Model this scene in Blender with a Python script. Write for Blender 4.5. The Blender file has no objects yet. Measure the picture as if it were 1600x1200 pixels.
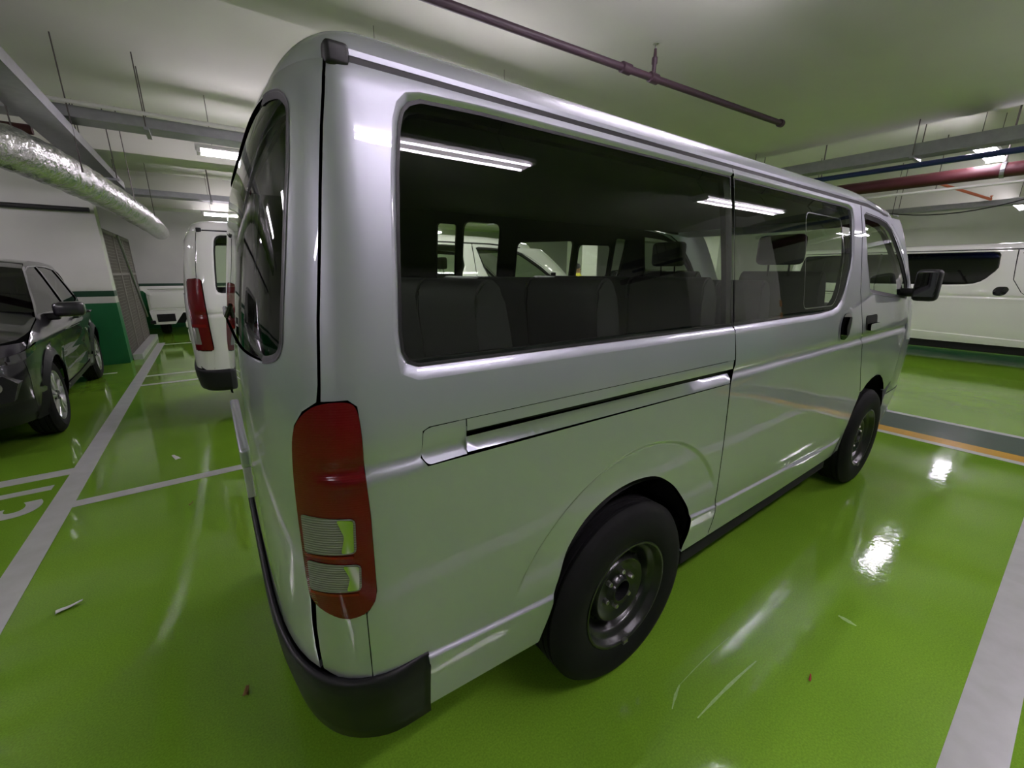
import bpy, bmesh, math, random
import numpy as np
from mathutils import Vector, Matrix
from mathutils.geometry import delaunay_2d_cdt

random.seed(7)
SC = bpy.context.scene
COL = SC.collection

# ------------------------------------------------------------------ camera
cd = bpy.data.cameras.new('camera'); cam = bpy.data.objects.new('camera', cd); COL.objects.link(cam)
CAMR = ((0.812926971, -0.582365136, 0.000766967698), (-0.150853918, -0.211849554, -0.965589386), (0.562488076, 0.784837954, -0.260070279))
rx, dn, fw = [Vector(v) for v in CAMR]
mw = Matrix((rx, -dn, -fw)).transposed().to_4x4(); mw.translation = Vector((-1.1112, -1.6292, 1.5019))
cam.matrix_world = mw
cd.sensor_fit = 'HORIZONTAL'; cd.sensor_width = 36.0; cd.lens = 36.0 * 646.35 / 1600
cd.clip_start = 0.02; cd.clip_end = 200
SC.camera = cam
# ------------------------------------------------------------------ world (closed underground hall: almost no outside light)
wd = bpy.data.worlds.new('world'); SC.world = wd; wd.use_nodes = True
wd.node_tree.nodes['Background'].inputs[0].default_value = (.5, .5, .5, 1)
wd.node_tree.nodes['Background'].inputs[1].default_value = 0.02
# ------------------------------------------------------------------ exposure
vs = SC.view_settings
vs.view_transform = 'Standard'; vs.look = 'None'; vs.gamma = 1.0; vs.use_curve_mapping = False
vs.exposure = 1.45
try:
    SC.cycles.use_denoising = True
    SC.cycles.max_bounces = 8; SC.cycles.transparent_max_bounces = 14
    SC.cycles.diffuse_bounces = 4; SC.cycles.glossy_bounces = 4
    SC.cycles.caustics_reflective = False; SC.cycles.caustics_refractive = False
    SC.cycles.sample_clamp_indirect = 4.0
    SC.cycles.blur_glossy = 0.3
except Exception:
    pass
TUBE_POWER = 26.0
TUBE_GAP = .068

# ------------------------------------------------------------------ materials
def mat(name, col, rough=.5, metal=0., coat=0., coat_r=.04, emit=None, es=0., spec=.5, noise=None, bump=None, trans=0., ior=1.5):
    m = bpy.data.materials.new(name); m.use_nodes = True
    nt = m.node_tree; b = nt.nodes['Principled BSDF']
    b.inputs['Base Color'].default_value = (*col, 1); b.inputs['Roughness'].default_value = rough
    b.inputs['Metallic'].default_value = metal; b.inputs['Coat Weight'].default_value = coat
    b.inputs['Coat Roughness'].default_value = coat_r; b.inputs['Specular IOR Level'].default_value = spec
    b.inputs['Transmission Weight'].default_value = trans; b.inputs['IOR'].default_value = ior
    if emit: b.inputs['Emission Color'].default_value = (*emit, 1); b.inputs['Emission Strength'].default_value = es
    tc = nt.nodes.new('ShaderNodeTexCoord')
    if noise:   # (scale, amount, second colour)
        n = nt.nodes.new('ShaderNodeTexNoise'); n.inputs['Scale'].default_value = noise[0]; n.inputs['Detail'].default_value = 6
        mx = nt.nodes.new('ShaderNodeMix'); mx.data_type = 'RGBA'
        mx.inputs[6].default_value = (*col, 1); mx.inputs[7].default_value = (*noise[2], 1)
        mp = nt.nodes.new('ShaderNodeMapRange'); mp.inputs[1].default_value = .35; mp.inputs[2].default_value = .7; mp.inputs[4].default_value = noise[1]
        nt.links.new(tc.outputs['Object'], n.inputs['Vector']); nt.links.new(n.outputs['Fac'], mp.inputs[0])
        nt.links.new(mp.outputs[0], mx.inputs[0]); nt.links.new(mx.outputs[2], b.inputs['Base Color'])
    if bump:    # (scale, strength, distance)
        n2 = nt.nodes.new('ShaderNodeTexNoise'); n2.inputs['Scale'].default_value = bump[0]; n2.inputs['Detail'].default_value = 4
        bp = nt.nodes.new('ShaderNodeBump'); bp.inputs['Strength'].default_value = bump[1]; bp.inputs['Distance'].default_value = bump[2]
        nt.links.new(tc.outputs['Object'], n2.inputs['Vector']); nt.links.new(n2.outputs['Fac'], bp.inputs['Height']); nt.links.new(bp.outputs[0], b.inputs['Normal'])
    return m

def glass_mat(name, tint, refl=1.0):
    m = bpy.data.materials.new(name); m.use_nodes = True; nt = m.node_tree; nt.nodes.clear()
    o = nt.nodes.new('ShaderNodeOutputMaterial'); t = nt.nodes.new('ShaderNodeBsdfTransparent'); g = nt.nodes.new('ShaderNodeBsdfGlossy')
    t.inputs[0].default_value = (*tint, 1); g.inputs['Roughness'].default_value = .01; g.inputs[0].default_value = (refl, refl, refl, 1)
    f = nt.nodes.new('ShaderNodeFresnel'); mx = nt.nodes.new('ShaderNodeMixShader')
    ge = nt.nodes.new('ShaderNodeNewGeometry'); mr = nt.nodes.new('ShaderNodeMapRange'); mr.inputs[3].default_value = 1.5; mr.inputs[4].default_value = 1 / 1.5
    nt.links.new(ge.outputs['Backfacing'], mr.inputs[0]); nt.links.new(mr.outputs[0], f.inputs[0])
    nt.links.new(f.outputs[0], mx.inputs[0]); nt.links.new(t.outputs[0], mx.inputs[1]); nt.links.new(g.outputs[0], mx.inputs[2]); nt.links.new(mx.outputs[0], o.inputs[0])
    return m

def ribbed(name, col, scale, rough=.15, axis='Z', trans=0., st=.5):
    m = mat(name, col, rough=rough, coat=.45, coat_r=.02, trans=trans, spec=.3); nt = m.node_tree; b = nt.nodes['Principled BSDF']
    tc = nt.nodes.new('ShaderNodeTexCoord'); w = nt.nodes.new('ShaderNodeTexWave'); w.bands_direction = axis
    w.inputs['Scale'].default_value = scale; bp = nt.nodes.new('ShaderNodeBump'); bp.inputs['Strength'].default_value = st; bp.inputs['Distance'].default_value = .003
    nt.links.new(tc.outputs['Object'], w.inputs['Vector']); nt.links.new(w.outputs['Fac'], bp.inputs['Height']); nt.links.new(bp.outputs[0], b.inputs['Normal'])
    return m

MT = {}
MT['silver'] = mat('silver_paint', (.57, .58, .66), rough=.42, metal=.66, coat=1., coat_r=.012)
MT['silver'].node_tree.nodes['Principled BSDF'].inputs['Coat IOR'].default_value = 1.75
MT['white'] = mat('white_paint', (.84, .84, .80), rough=.4, coat=1., coat_r=.03)
MT['suvgrey'] = mat('dark_grey_paint', (.022, .020, .026), rough=.35, metal=.5, coat=1., coat_r=.02)
MT['glass'] = glass_mat('tinted_glass', (.84, .92, .80))
MT['glass_dark'] = glass_mat('dark_glass', (.12, .13, .12))
MT['black_plastic'] = mat('black_plastic', (.009, .009, .010), rough=.45, spec=.3, bump=(900, .15, .001))
MT['gloss_black'] = mat('gloss_black', (.006, .006, .007), rough=.08, coat=1.)
MT['rubber'] = mat('tyre_rubber', (.005, .005, .0055), rough=.75, spec=.25, noise=(8, .5, (.010, .010, .0105)), bump=(260, .12, .002))
MT['seal'] = mat('rubber_seal', (.008, .008, .008), rough=.5)
MT['steel_black'] = mat('black_steel_wheel', (.008, .008, .009), rough=.3, coat=.35, coat_r=.12)
MT['nut'] = mat('zinc_nut', (.45, .44, .42), rough=.3, metal=1.)
MT['alloy'] = mat('alloy', (.55, .55, .54), rough=.28, metal=.9)
MT['chrome'] = mat('chrome', (.8, .8, .82), rough=.12, metal=1.)
MT['rail_metal'] = mat('rail_metal', (.72, .72, .76), rough=.18, metal=.9, coat=1.)
MT['red_lens'] = ribbed('red_lens', (.13, .002, .006), 60, axis='Z', st=.12)
MT['red_lens2'] = ribbed('bright_red_lens', (.22, .004, .005), 60, axis='Z', st=.2)
MT['clear_lens'] = ribbed('clear_lens', (.24, .24, .21), 55, rough=.12, axis='Z', st=.5)
MT['lamp_dark'] = mat('dark_headlamp', (.06, .06, .065), rough=.08, metal=.6, coat=1.)
MT['mirror'] = mat('reflector', (.75, .78, .66), rough=.1, metal=1.)
MT['mirror_dark'] = mat('mirror_glass', (.16, .16, .17), rough=.03, metal=1.)
MT['trim_dark'] = mat('interior_trim', (.004, .004, .0045), rough=.85)
MT['seat_dark'] = mat('seat_vinyl', (.0045, .0045, .005), rough=.6, bump=(120, .2, .003))
MT['seat_grey'] = mat('seat_grey_cloth', (.014, .014, .014), rough=.8, bump=(300, .2, .002))
MT['under'] = mat('underbody', (.006, .006, .006), rough=.9)
MT['plate'] = mat('plate_white', (.7, .7, .68), rough=.4)
MT['paper'] = mat('paper', (.75, .75, .72), rough=.8)
MT['red_bit'] = mat('red_bit', (.35, .02, .01), rough=.6)
MT['leaf_bit'] = mat('brown_bit', (.22, .12, .03), rough=.8)
MT['tube'] = mat('lamp_tube', (1, 1, 1), emit=(1., .885, 1.05), es=TUBE_POWER)
MT['batten'] = mat('lamp_batten', (.8, .8, .78), rough=.4)
MT['galv'] = mat('galvanised', (.30, .31, .31), rough=.42, metal=.75, noise=(14, .5, (.22, .23, .23)))
MT['foil'] = mat('duct_foil', (.62, .63, .60), rough=.26, metal=.85, bump=(16, .8, .03))
MT['pipe_maroon'] = mat('maroon_pipe', (.055, .008, .011), rough=.5)
MT['pipe_dark'] = mat('dark_pipe', (.045, .022, .032), rough=.5)
MT['pipe_blue'] = mat('blue_pipe', (.006, .022, .10), rough=.4)
MT['pipe_white'] = mat('white_conduit', (.6, .6, .56), rough=.4)
MT['orange'] = mat('orange_pipe', (.55, .14, .06), rough=.5)
MT['cable'] = mat('black_cable', (.01, .01, .01), rough=.6)
MT['rod'] = mat('hanger_rod', (.10, .09, .08), rough=.5, metal=.6)
MT['ceil'] = mat('ceiling_paint', (.60, .61, .53), rough=.9, noise=(1.2, .5, (.54, .55, .47)), bump=(40, .08, .004))
MT['wallw'] = mat('wall_paint', (.60, .61, .55), rough=.75, noise=(2.0, .5, (.52, .53, .48)), bump=(60, .06, .003))
MT['wallg'] = mat('wall_green', (.010, .15, .045), rough=.45, noise=(3, .4, (.004, .09, .024)))
MT['wallg2'] = mat('wall_dark_green', (.004, .045, .018), rough=.45)
MT['line'] = mat('line_white', (.56, .57, .55), rough=.28, noise=(9, .55, (.42, .44, .40)), bump=(70, .15, .002))
MT['streak'] = mat('streak', (.34, .50, .20), rough=.35, noise=(60, .8, (.2, .42, .06)))
MT['line_y'] = mat('line_yellow', (.60, .33, .012), rough=.3, noise=(12, .4, (.5, .26, .01)))
MT['line_d'] = mat('line_dark', (.022, .05, .036), rough=.3, noise=(6, .4, (.04, .08, .06)))
MT['mesh'] = mat('mesh_panel', (.20, .19, .16), rough=.6, metal=.3)
MT['yellow_shirt'] = mat('yellow_shirt', (.62, .55, .05), rough=.8)
MT['skin'] = mat('skin', (.28, .16, .10), rough=.6)
MT['hair'] = mat('hair', (.01, .01, .01), rough=.6)
MT['dark_cloth'] = mat('dark_trousers', (.02, .02, .03), rough=.8)
MT['orange_guard'] = mat('orange_guard', (.60, .25, .04), rough=.5)

def floor_mat():
    m = mat('floor_epoxy', (.135, .36, .008), rough=.1, coat=0.); nt = m.node_tree; b = nt.nodes['Principled BSDF']
    tc = nt.nodes.new('ShaderNodeTexCoord')
    def noise(sc, det):
        n = nt.nodes.new('ShaderNodeTexNoise'); n.inputs['Scale'].default_value = sc; n.inputs['Detail'].default_value = det
        nt.links.new(tc.outputs['Object'], n.inputs['Vector']); return n
    def rng(src, a, b_, c, d):
        r = nt.nodes.new('ShaderNodeMapRange'); r.inputs[1].default_value = a; r.inputs[2].default_value = b_; r.inputs[3].default_value = c; r.inputs[4].default_value = d
        nt.links.new(src, r.inputs[0]); return r
    n1 = noise(1.3, 5); n2 = noise(160, 3); n3 = noise(26, 3); n4 = noise(2.6, 3)
    mx = nt.nodes.new('ShaderNodeMix'); mx.data_type = 'RGBA'; mx.inputs[6].default_value = (.158, .325, .022, 1); mx.inputs[7].default_value = (.20, .39, .03, 1)
    nt.links.new(rng(n1.outputs[0], .3, .7, 0, 1).outputs[0], mx.inputs[0])
    mx2 = nt.nodes.new('ShaderNodeMix'); mx2.data_type = 'RGBA'; mx2.blend_type = 'MULTIPLY'; mx2.inputs[0].default_value = 1
    nt.links.new(mx.outputs[2], mx2.inputs[6])
    cr = rng(n2.outputs[0], .3, .7, .82, 1.12); nt.links.new(cr.outputs[0], mx2.inputs[7]); nt.links.new(mx2.outputs[2], b.inputs['Base Color'])
    nt.links.new(rng(n4.outputs[0], .35, .7, .04, .10).outputs[0], b.inputs['Roughness'])
    bp = nt.nodes.new('ShaderNodeBump'); bp.inputs['Strength'].default_value = .10; bp.inputs['Distance'].default_value = .004
    nt.links.new(n3.outputs[0], bp.inputs['Height'])
    bp2 = nt.nodes.new('ShaderNodeBump'); bp2.inputs['Strength'].default_value = .05; bp2.inputs['Distance'].default_value = .02
    nt.links.new(n4.outputs[0], bp2.inputs['Height']); nt.links.new(bp.outputs[0], bp2.inputs['Normal']); nt.links.new(bp2.outputs[0], b.inputs['Normal'])
    return m
MT['floor'] = floor_mat()

# ------------------------------------------------------------------ object helpers
def tag(o, label=None, cat=None, group=None, kind=None):
    if label: o['label'] = label
    if cat: o['category'] = cat
    if group: o['group'] = group
    if kind: o['kind'] = kind
    return o

def empty(name, loc=(0, 0, 0), rz=0.):
    o = bpy.data.objects.new(name, None); COL.objects.link(o); o.location = loc; o.rotation_euler = (0, 0, rz)
    o.empty_display_size = .2
    return o

def link(name, me, m, parent=None):
    o = bpy.data.objects.new(name, me); COL.objects.link(o)
    if m is not None and not me.materials: me.materials.append(MT[m] if isinstance(m, str) else m)
    if parent: o.parent = parent
    return o

class MB:
    """collects boxes, bars, tubes and lathed shapes into one mesh"""
    def __init__(s): s.bm = bmesh.new()
    def box(s, x0, x1, y0, y1, z0, z1, bev=0.):
        r = bmesh.ops.create_cube(s.bm, size=1.)
        vs_ = r['verts']
        for v in vs_: v.co = Vector(((x0 + x1) / 2 + v.co.x * (x1 - x0), (y0 + y1) / 2 + v.co.y * (y1 - y0), (z0 + z1) / 2 + v.co.z * (z1 - z0)))
        if bev > 0:
            ed = list({e for v in vs_ for e in v.link_edges})
            bmesh.ops.bevel(s.bm, geom=ed, offset=bev, segments=3, affect='EDGES', profile=.6)
        return s
    def tube(s, pts, r, n=10, cap=True):
        pts = [Vector(p) for p in pts]; rings = []
        rr = r if isinstance(r, (list, tuple)) else [r] * len(pts)
        for i, p in enumerate(pts):
            d = (pts[min(i + 1, len(pts) - 1)] - pts[max(i - 1, 0)]).normalized()
            a = Vector((0, 0, 1)) if abs(d.z) < .9 else Vector((1, 0, 0))
            u = d.cross(a).normalized(); w = d.cross(u)
            rings.append([s.bm.verts.new(p + (u * math.cos(2 * math.pi * k / n) + w * math.sin(2 * math.pi * k / n)) * rr[i]) for k in range(n)])
        for A, B in zip(rings, rings[1:]):
            for k in range(n): s.bm.faces.new((A[k], A[(k + 1) % n], B[(k + 1) % n], B[k]))
        if cap: s.bm.faces.new(rings[0][::-1]); s.bm.faces.new(rings[-1])
        return s
    def lathe(s, prof, c=(0, 0, 0), axis='y', n=48, close=False):
        rings = []
        for (r, h) in prof:
            ring = []
            for k in range(n):
                a = 2 * math.pi * k / n; ca, sa = math.cos(a) * r, math.sin(a) * r
                p = {'y': (ca, h, sa), 'z': (ca, sa, h), 'x': (h, ca, sa)}[axis]
                ring.append(s.bm.verts.new(Vector(c) + Vector(p)))
            rings.append(ring)
        pairs = list(zip(rings, rings[1:])) + ([(rings[-1], rings[0])] if close else [])
        for A, B in pairs:
            for k in range(n): s.bm.faces.new((A[k], A[(k + 1) % n], B[(k + 1) % n], B[k]))
        return s
    def prism(s, poly, axis, a, b):
        """extrude a 2D polygon along an axis from a to b"""
        def P(u, v, w): return {'x': (w, u, v), 'y': (u, w, v), 'z': (u, v, w)}[axis]
        A = [s.bm.verts.new(P(u, v, a)) for u, v in poly]; B = [s.bm.verts.new(P(u, v, b)) for u, v in poly]
        n = len(poly)
        for k in range(n): s.bm.faces.new((A[k], A[(k + 1) % n], B[(k + 1) % n], B[k]))
        s.bm.faces.new(A[::-1]); s.bm.faces.new(B)
        return s
    def build(s, name, m, parent=None, smooth=False):
        bmesh.ops.remove_doubles(s.bm, verts=s.bm.verts, dist=1e-5)
        bmesh.ops.recalc_face_normals(s.bm, faces=s.bm.faces)
        me = bpy.data.meshes.new(name); s.bm.to_mesh(me); s.bm.free()
        if smooth:
            me.polygons.foreach_set('use_smooth', [True] * len(me.polygons))
            me.set_sharp_from_angle(angle=math.radians(38))
        return link(name, me, m, parent)

def resample(poly, step, closed=True):
    out = []; n = len(poly)
    for i in range(n if closed else n - 1):
        a = np.array(poly[i], float); b = np.array(poly[(i + 1) % n], float)
        k = max(1, int(math.ceil(np.linalg.norm(b - a) / step)))
        for j in range(k): out.append(tuple(a + (b - a) * j / k))
    if not closed: out.append(tuple(poly[-1]))
    return out

def smooth_poly(poly, it=2, closed=True):
    """Chaikin corner rounding"""
    for _ in range(it):
        q = []; n = len(poly)
        for i in range(n if closed else n - 1):
            a = np.array(poly[i], float); b = np.array(poly[(i + 1) % n], float)
            q += [tuple(a * .75 + b * .25), tuple(a * .25 + b * .75)]
        poly = q if closed else [poly[0]] + q + [poly[-1]]
    return poly

def round_corners(poly, r, seg=5):
    out = []; n = len(poly)
    for i in range(n):
        p = poly[i]; rad = r[i] if isinstance(r, (list, tuple)) else r
        a = np.array(poly[i - 1], float); b = np.array(p, float); c = np.array(poly[(i + 1) % n], float)
        if rad <= 0: out.append(tuple(b)); continue
        u = (a - b) / np.linalg.norm(a - b); w = (c - b) / np.linalg.norm(c - b)
        rad = min(rad, .45 * np.linalg.norm(a - b), .45 * np.linalg.norm(c - b))
        for k in range(seg + 1):
            t = k / seg; out.append(tuple(b + u * rad * (1 - t) ** 2 + w * rad * t ** 2))
    return out

def offset_poly(poly, d):
    """move a closed polygon outward by d (number or function of the outward normal)"""
    P = np.array(poly, float); n = len(P)
    area = .5 * sum(P[i][0] * P[(i + 1) % n][1] - P[(i + 1) % n][0] * P[i][1] for i in range(n)); s = 1 if area > 0 else -1
    out = []
    for i in range(n):
        t1 = P[i] - P[i - 1]; t2 = P[(i + 1) % n] - P[i]
        t1 = t1 / (np.linalg.norm(t1) + 1e-12); t2 = t2 / (np.linalg.norm(t2) + 1e-12)
        nn = np.array([t1[1] + t2[1], -(t1[0] + t2[0])]) * s; nn = nn / (np.linalg.norm(nn) + 1e-12)
        out.append(tuple(P[i] + nn * (d(nn) if callable(d) else d)))
    return out

def inside(px, py, loops):
    r = np.zeros(len(px), bool)
    for L in loops:
        L = np.array(L); n = len(L); j = n - 1
        for i in range(n):
            xi, yi = L[i]; xj, yj = L[j]
            if yi != yj:
                c = ((yi > py) != (yj > py)) & (px < (xj - xi) * (py - yi) / (yj - yi) + xi)
                r ^= c
            j = i
    return r

def normals_of(fmap, A, Bv, centre):
    e = 1e-3
    P = fmap(A, Bv); Pu = fmap(A + e, Bv) - fmap(A - e, Bv); Pv = fmap(A, Bv + e) - fmap(A, Bv - e)
    N = np.cross(Pu, Pv); N /= (np.linalg.norm(N, axis=1)[:, None] + 1e-12)
    s = np.sign(np.einsum('ij,ij->i', N, P - centre)); s[s == 0] = 1
    return P, N * s[:, None]

CEN = np.array([1.2, 0., 1.0])
def panel(name, outline, fmap, m, parent=None, holes=(), res=.04, rows=(), fold=.018, inset=0., centre=CEN, feats=()):
    loops = [resample(l, res) for l in [outline, *holes]]
    pts = []; edges = []
    for l in loops:
        b = len(pts); pts += l; edges += [(b + i, b + (i + 1) % len(l)) for i in range(len(l))]
    L0 = np.array(loops[0]); x0, y0 = L0.min(0); x1, y1 = L0.max(0)
    gx, gy = np.meshgrid(np.arange(x0 + res / 2, x1, res), np.array(sorted(list(np.arange(y0 + res / 2, y1, res)) + [r for r in rows if y0 < r < y1])))
    gx = gx.ravel(); gy = gy.ravel(); ok = inside(gx, gy, loops)
    gx, gy = gx[ok], gy[ok]
    for ft in feats:
        q = np.array(resample(ft, res * .6, closed=False)); okf = inside(q[:, 0], q[:, 1], loops); allb = np.array(pts)
        dd = np.min((q[:, 0][:, None] - allb[None, :, 0]) ** 2 + (q[:, 1][:, None] - allb[None, :, 1]) ** 2, axis=1); okf &= dd > .0022 ** 2
        prev = None
        for i in range(len(q)):
            if not okf[i]: prev = None; continue
            pts.append(tuple(q[i]))
            if prev is not None: edges.append((prev, len(pts) - 1))
            prev = len(pts) - 1
    allb = np.array(pts)
    if len(gx):
        d = np.min((gx[:, None] - allb[None, :, 0]) ** 2 + (gy[:, None] - allb[None, :, 1]) ** 2, axis=1)
        k = d > (res * (.22 if len(feats) else .4)) ** 2; pts += list(zip(gx[k], gy[k]))
    ov, oe, of, *_ = delaunay_2d_cdt([Vector((float(a), float(b))) for a, b in pts], edges, [], 0, 1e-7)
    V = np.array([(v.x, v.y) for v in ov]); F = np.array([f for f in of if len(f) == 3])
    c = V[F].mean(1); F = F[inside(c[:, 0], c[:, 1], loops)]
    P, N = normals_of(fmap, V[:, 0], V[:, 1], centre)
    if inset: P = P - N * inset
    # orient faces with the surface normal
    fn = np.cross(P[F[:, 1]] - P[F[:, 0]], P[F[:, 2]] - P[F[:, 0]])
    fl = np.einsum('ij,ij->i', fn, N[F].mean(1)) < 0
    F[fl] = F[fl][:, ::-1]
    verts = [tuple(p) for p in P]; norms = [tuple(n) for n in N]; faces = [tuple(int(i) for i in f) for f in F]
    if fold > 0:
        for l in loops:
            A = np.array(l); p, nrm = normals_of(fmap, A[:, 0], A[:, 1], centre)
            p = p - nrm * inset; n = len(l); b = len(verts)
            nx = np.roll(p, -1, 0) - np.roll(p, 1, 0); sn = np.cross(nx, nrm); sn /= (np.linalg.norm(sn, axis=1)[:, None] + 1e-12)
            tot = sum(l[i][0] * l[(i + 1) % n][1] - l[(i + 1) % n][0] * l[i][1] for i in range(n))
            verts += [tuple(q) for q in p] + [tuple(q) for q in (p - nrm * fold)]
            norms += [tuple(q) for q in sn] * 2
            for i in range(n): faces.append((b + i, b + (i + 1) % n, b + n + (i + 1) % n, b + n + i))
    me = bpy.data.meshes.new(name); me.from_pydata(verts, [], faces)
    me.polygons.foreach_set('use_smooth', [True] * len(me.polygons))
    me.normals_split_custom_set_from_vertices(norms)
    return link(name, me, m, parent)

def strip(name, loopA, loopB, fmap, m, parent, insA=0., insB=.01, closed=True, centre=CEN, mid=None):
    """band joining two loops lying on a mapped surface, each at its own depth"""
    A = np.array(loopA); B = np.array(loopB)
    PA, NA = normals_of(fmap, A[:, 0], A[:, 1], centre); PB, NB = normals_of(fmap, B[:, 0], B[:, 1], centre)
    rows = [PA - NA * insA]
    if mid: # rounded lip
        rows.append(PA * .6 + PB * .4 - NA * (insA * .85 + insB * .15))
    rows.append(PB - NB * insB); n = len(A)
    V = [tuple(p) for r in rows for p in r]; F = []
    for k in range(len(rows) - 1):
        for i in range(n if closed else n - 1):
            j = (i + 1) % n; F.append((k * n + i, k * n + j, (k + 1) * n + j, (k + 1) * n + i))
    me = bpy.data.meshes.new(name); me.from_pydata(V, [], F)
    me.polygons.foreach_set('use_smooth', [True] * len(F))
    bm = bmesh.new(); bm.from_mesh(me); bmesh.ops.recalc_face_normals(bm, faces=bm.faces)
    c = Vector(centre); s = sum((f.normal.dot(f.calc_center_median() - c)) for f in bm.faces)
    if s < 0: bmesh.ops.reverse_faces(bm, faces=bm.faces)
    bm.to_mesh(me); bm.free()
    return link(name, me, m, parent)

def grid(name, V, m, parent=None, smooth=True, centre=None, flip=False):
    """V: array rows x cols x 3"""
    r, c, _ = V.shape; F = [(i * c + j, i * c + j + 1, (i + 1) * c + j + 1, (i + 1) * c + j) for i in range(r - 1) for j in range(c - 1)]
    me = bpy.data.meshes.new(name); me.from_pydata([tuple(p) for p in V.reshape(-1, 3)], [], F)
    me.polygons.foreach_set('use_smooth', [smooth] * len(F))
    bm = bmesh.new(); bm.from_mesh(me); bmesh.ops.remove_doubles(bm, verts=bm.verts, dist=1e-5); bmesh.ops.recalc_face_normals(bm, faces=bm.faces)
    if centre is not None:
        s = sum(f.normal.dot(f.calc_center_median() - Vector(centre)) * f.calc_area() for f in bm.faces)
        if s < 0: bmesh.ops.reverse_faces(bm, faces=bm.faces)
    bm.to_mesh(me); bm.free()
    return link(name, me, m, parent)

# ---- van body surface (metres; rear axle at x=0, forward +x, up +z)
SM = lambda t: (lambda c: c * c * (3 - 2 * c))(np.clip(t, 0, 1))
ZW = [.20, .30, .42, .50, .54, .60, .80, 1.00, 1.10, 1.20, 1.32, 1.50, 1.70, 1.80, 1.84, 1.875, 1.90]
WZ = [.775, .800, .818, .828, .834, .838, .845, .8475, .847, .844, .833, .813, .785, .768, .760, .748, .735]
ZR = [.30, .45, .76, 1.03, 1.23, 1.40, 1.51, 1.65, 1.74, 1.80, 1.85, 1.90, 1.95]
XR = [-1.07, -1.085, -1.092, -1.092, -1.084, -1.066, -1.049, -1.026, -1.008, -.993, -.976, -.945, -.90]
ZF = [.30, .45, .60, .90, 1.10, 1.25, 1.40, 1.60, 1.78, 1.875, 1.95]
XF = [3.64, 3.72, 3.73, 3.70, 3.62, 3.50, 3.36, 3.13, 2.90, 2.72, 2.6]
X1, NX, MY = -.84, 2.5, 5.5
_fine = np.linspace(.15, 2.0, 371)
def _smooth(z, v, w=9):
    a = np.interp(_fine, z, v); k = np.ones(w) / w
    p = np.concatenate([np.full(w, a[0]), a, np.full(w, a[-1])])
    for _ in range(2): p = np.convolve(p, k, 'same')
    return p[w:-w]
_W = _smooth(ZW, WZ); _W2 = _smooth(ZW, WZ, 31); _b = SM((_fine - 1.22) / .1) * SM((1.865 - _fine) / .04); _W = _W * (1 - _b) + _W2 * _b; _R = _smooth(ZR, XR); _F = _smooth(ZF, XF, 13)
Wof = lambda z: np.interp(z, _fine, _W)
XRof = lambda z: np.interp(z, _fine, _R)
_t = np.linspace(math.pi / 2, 0, 2001)
_px = -.25 * np.abs(np.cos(_t)) ** (2 / NX); _py = .84 * np.abs(np.sin(_t)) ** (2 / MY)
_s = np.concatenate([[0], np.cumsum(np.hypot(np.diff(_px), np.diff(_py)))])
STOT = float(_s[-1])
class Body:
    def __init__(self, k=1.0, dflare=.012, zs=1.0):
        self.k = k; self.dfl = dflare
        self.xa = self.sx(2.57); self.x2 = self.sx(2.55)
    def sx(self, x): return np.where(np.asarray(x) < .5, x, .5 + (np.asarray(x) - .5) * self.k) * 1.0
    def xf(self, z): return self.sx(np.interp(z, _fine, _F))
    def off(self, x, z):
        g = np.interp(z, [1.078, 1.094, 1.118, 1.142, 1.17], [0, .003, -.011, -.001, 0])
        xs = np.where(x < .5, x, .5 + (x - .5) / self.k)
        zc = np.interp(xs, [-.9, -.8, -.39, .37, .53, 1.08, 2.0, 2.12, 2.3], [.59, .585, .543, .541, .523, .497, .455, .47, .50])
        d = zc - z
        s = (.012 * SM(d / .016) - .006 * SM((d - .06) / .12)) * SM((2.16 - xs) / .12) * SM((xs + .98) / .1)
        r = np.hypot(x, z - .345); fl = self.dfl * SM((.602 - r) / .022) * SM((z - .58) / .10)
        r2 = np.hypot(x - self.xa, z - .345); fl2 = .0 * self.dfl * SM((.52 - r2) / .03) * SM((z - .40) / .10)
        bev = -.010 * SM((z - 1.845) / .03)
        return g * SM((x + 1.0) / .03) + s + fl + fl2
    def S(self, u, z, sg=-1):
        u = np.asarray(u, float); z = np.asarray(z, float)
        W = Wof(z); D = X1 - XRof(z)
        s = np.clip(X1 - u, 0, 2 * STOT); far = s > STOT; se = np.where(far, 2 * STOT - s, s)
        t = np.interp(se, _s, _t)
        x = np.where(u >= X1, u, X1 - D * np.abs(np.cos(t)) ** (2 / NX))
        y = np.where(u >= X1, 1.0, np.abs(np.sin(t)) ** (2 / MY)) * np.where(far, -1, 1)
        fr = np.clip((x - self.x2) / (self.xf(z) - self.x2), 0, .9995)
        y = y * W * np.where(x > self.x2, (1 - fr ** 4.0) ** (1 / 8.), 1)
        side = (u > X1 - .30)
        y = y + np.where(side, self.off(x, z) * np.where(y > 0, 1, -1), 0)
        return np.stack([x, sg * y, z], -1)
    def inv(self, x, z):
        x = np.asarray(x, float); D = X1 - XRof(np.asarray(z, float))
        f = np.clip((X1 - x) / D, 0, 1); t = np.arccos(f ** (NX / 2))
        return np.where(x >= X1, x, X1 - np.interp(-t, -_t, _s))
    def yof(self, x, z): return self.S(self.inv(x, z), z)[..., 1]
    def conv(self, poly):
        P = np.array(poly, float); x = self.sx(P[:, 0]); return list(zip(self.inv(x, P[:, 1]).tolist(), P[:, 1].tolist()))
# ---- end of surface

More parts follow.
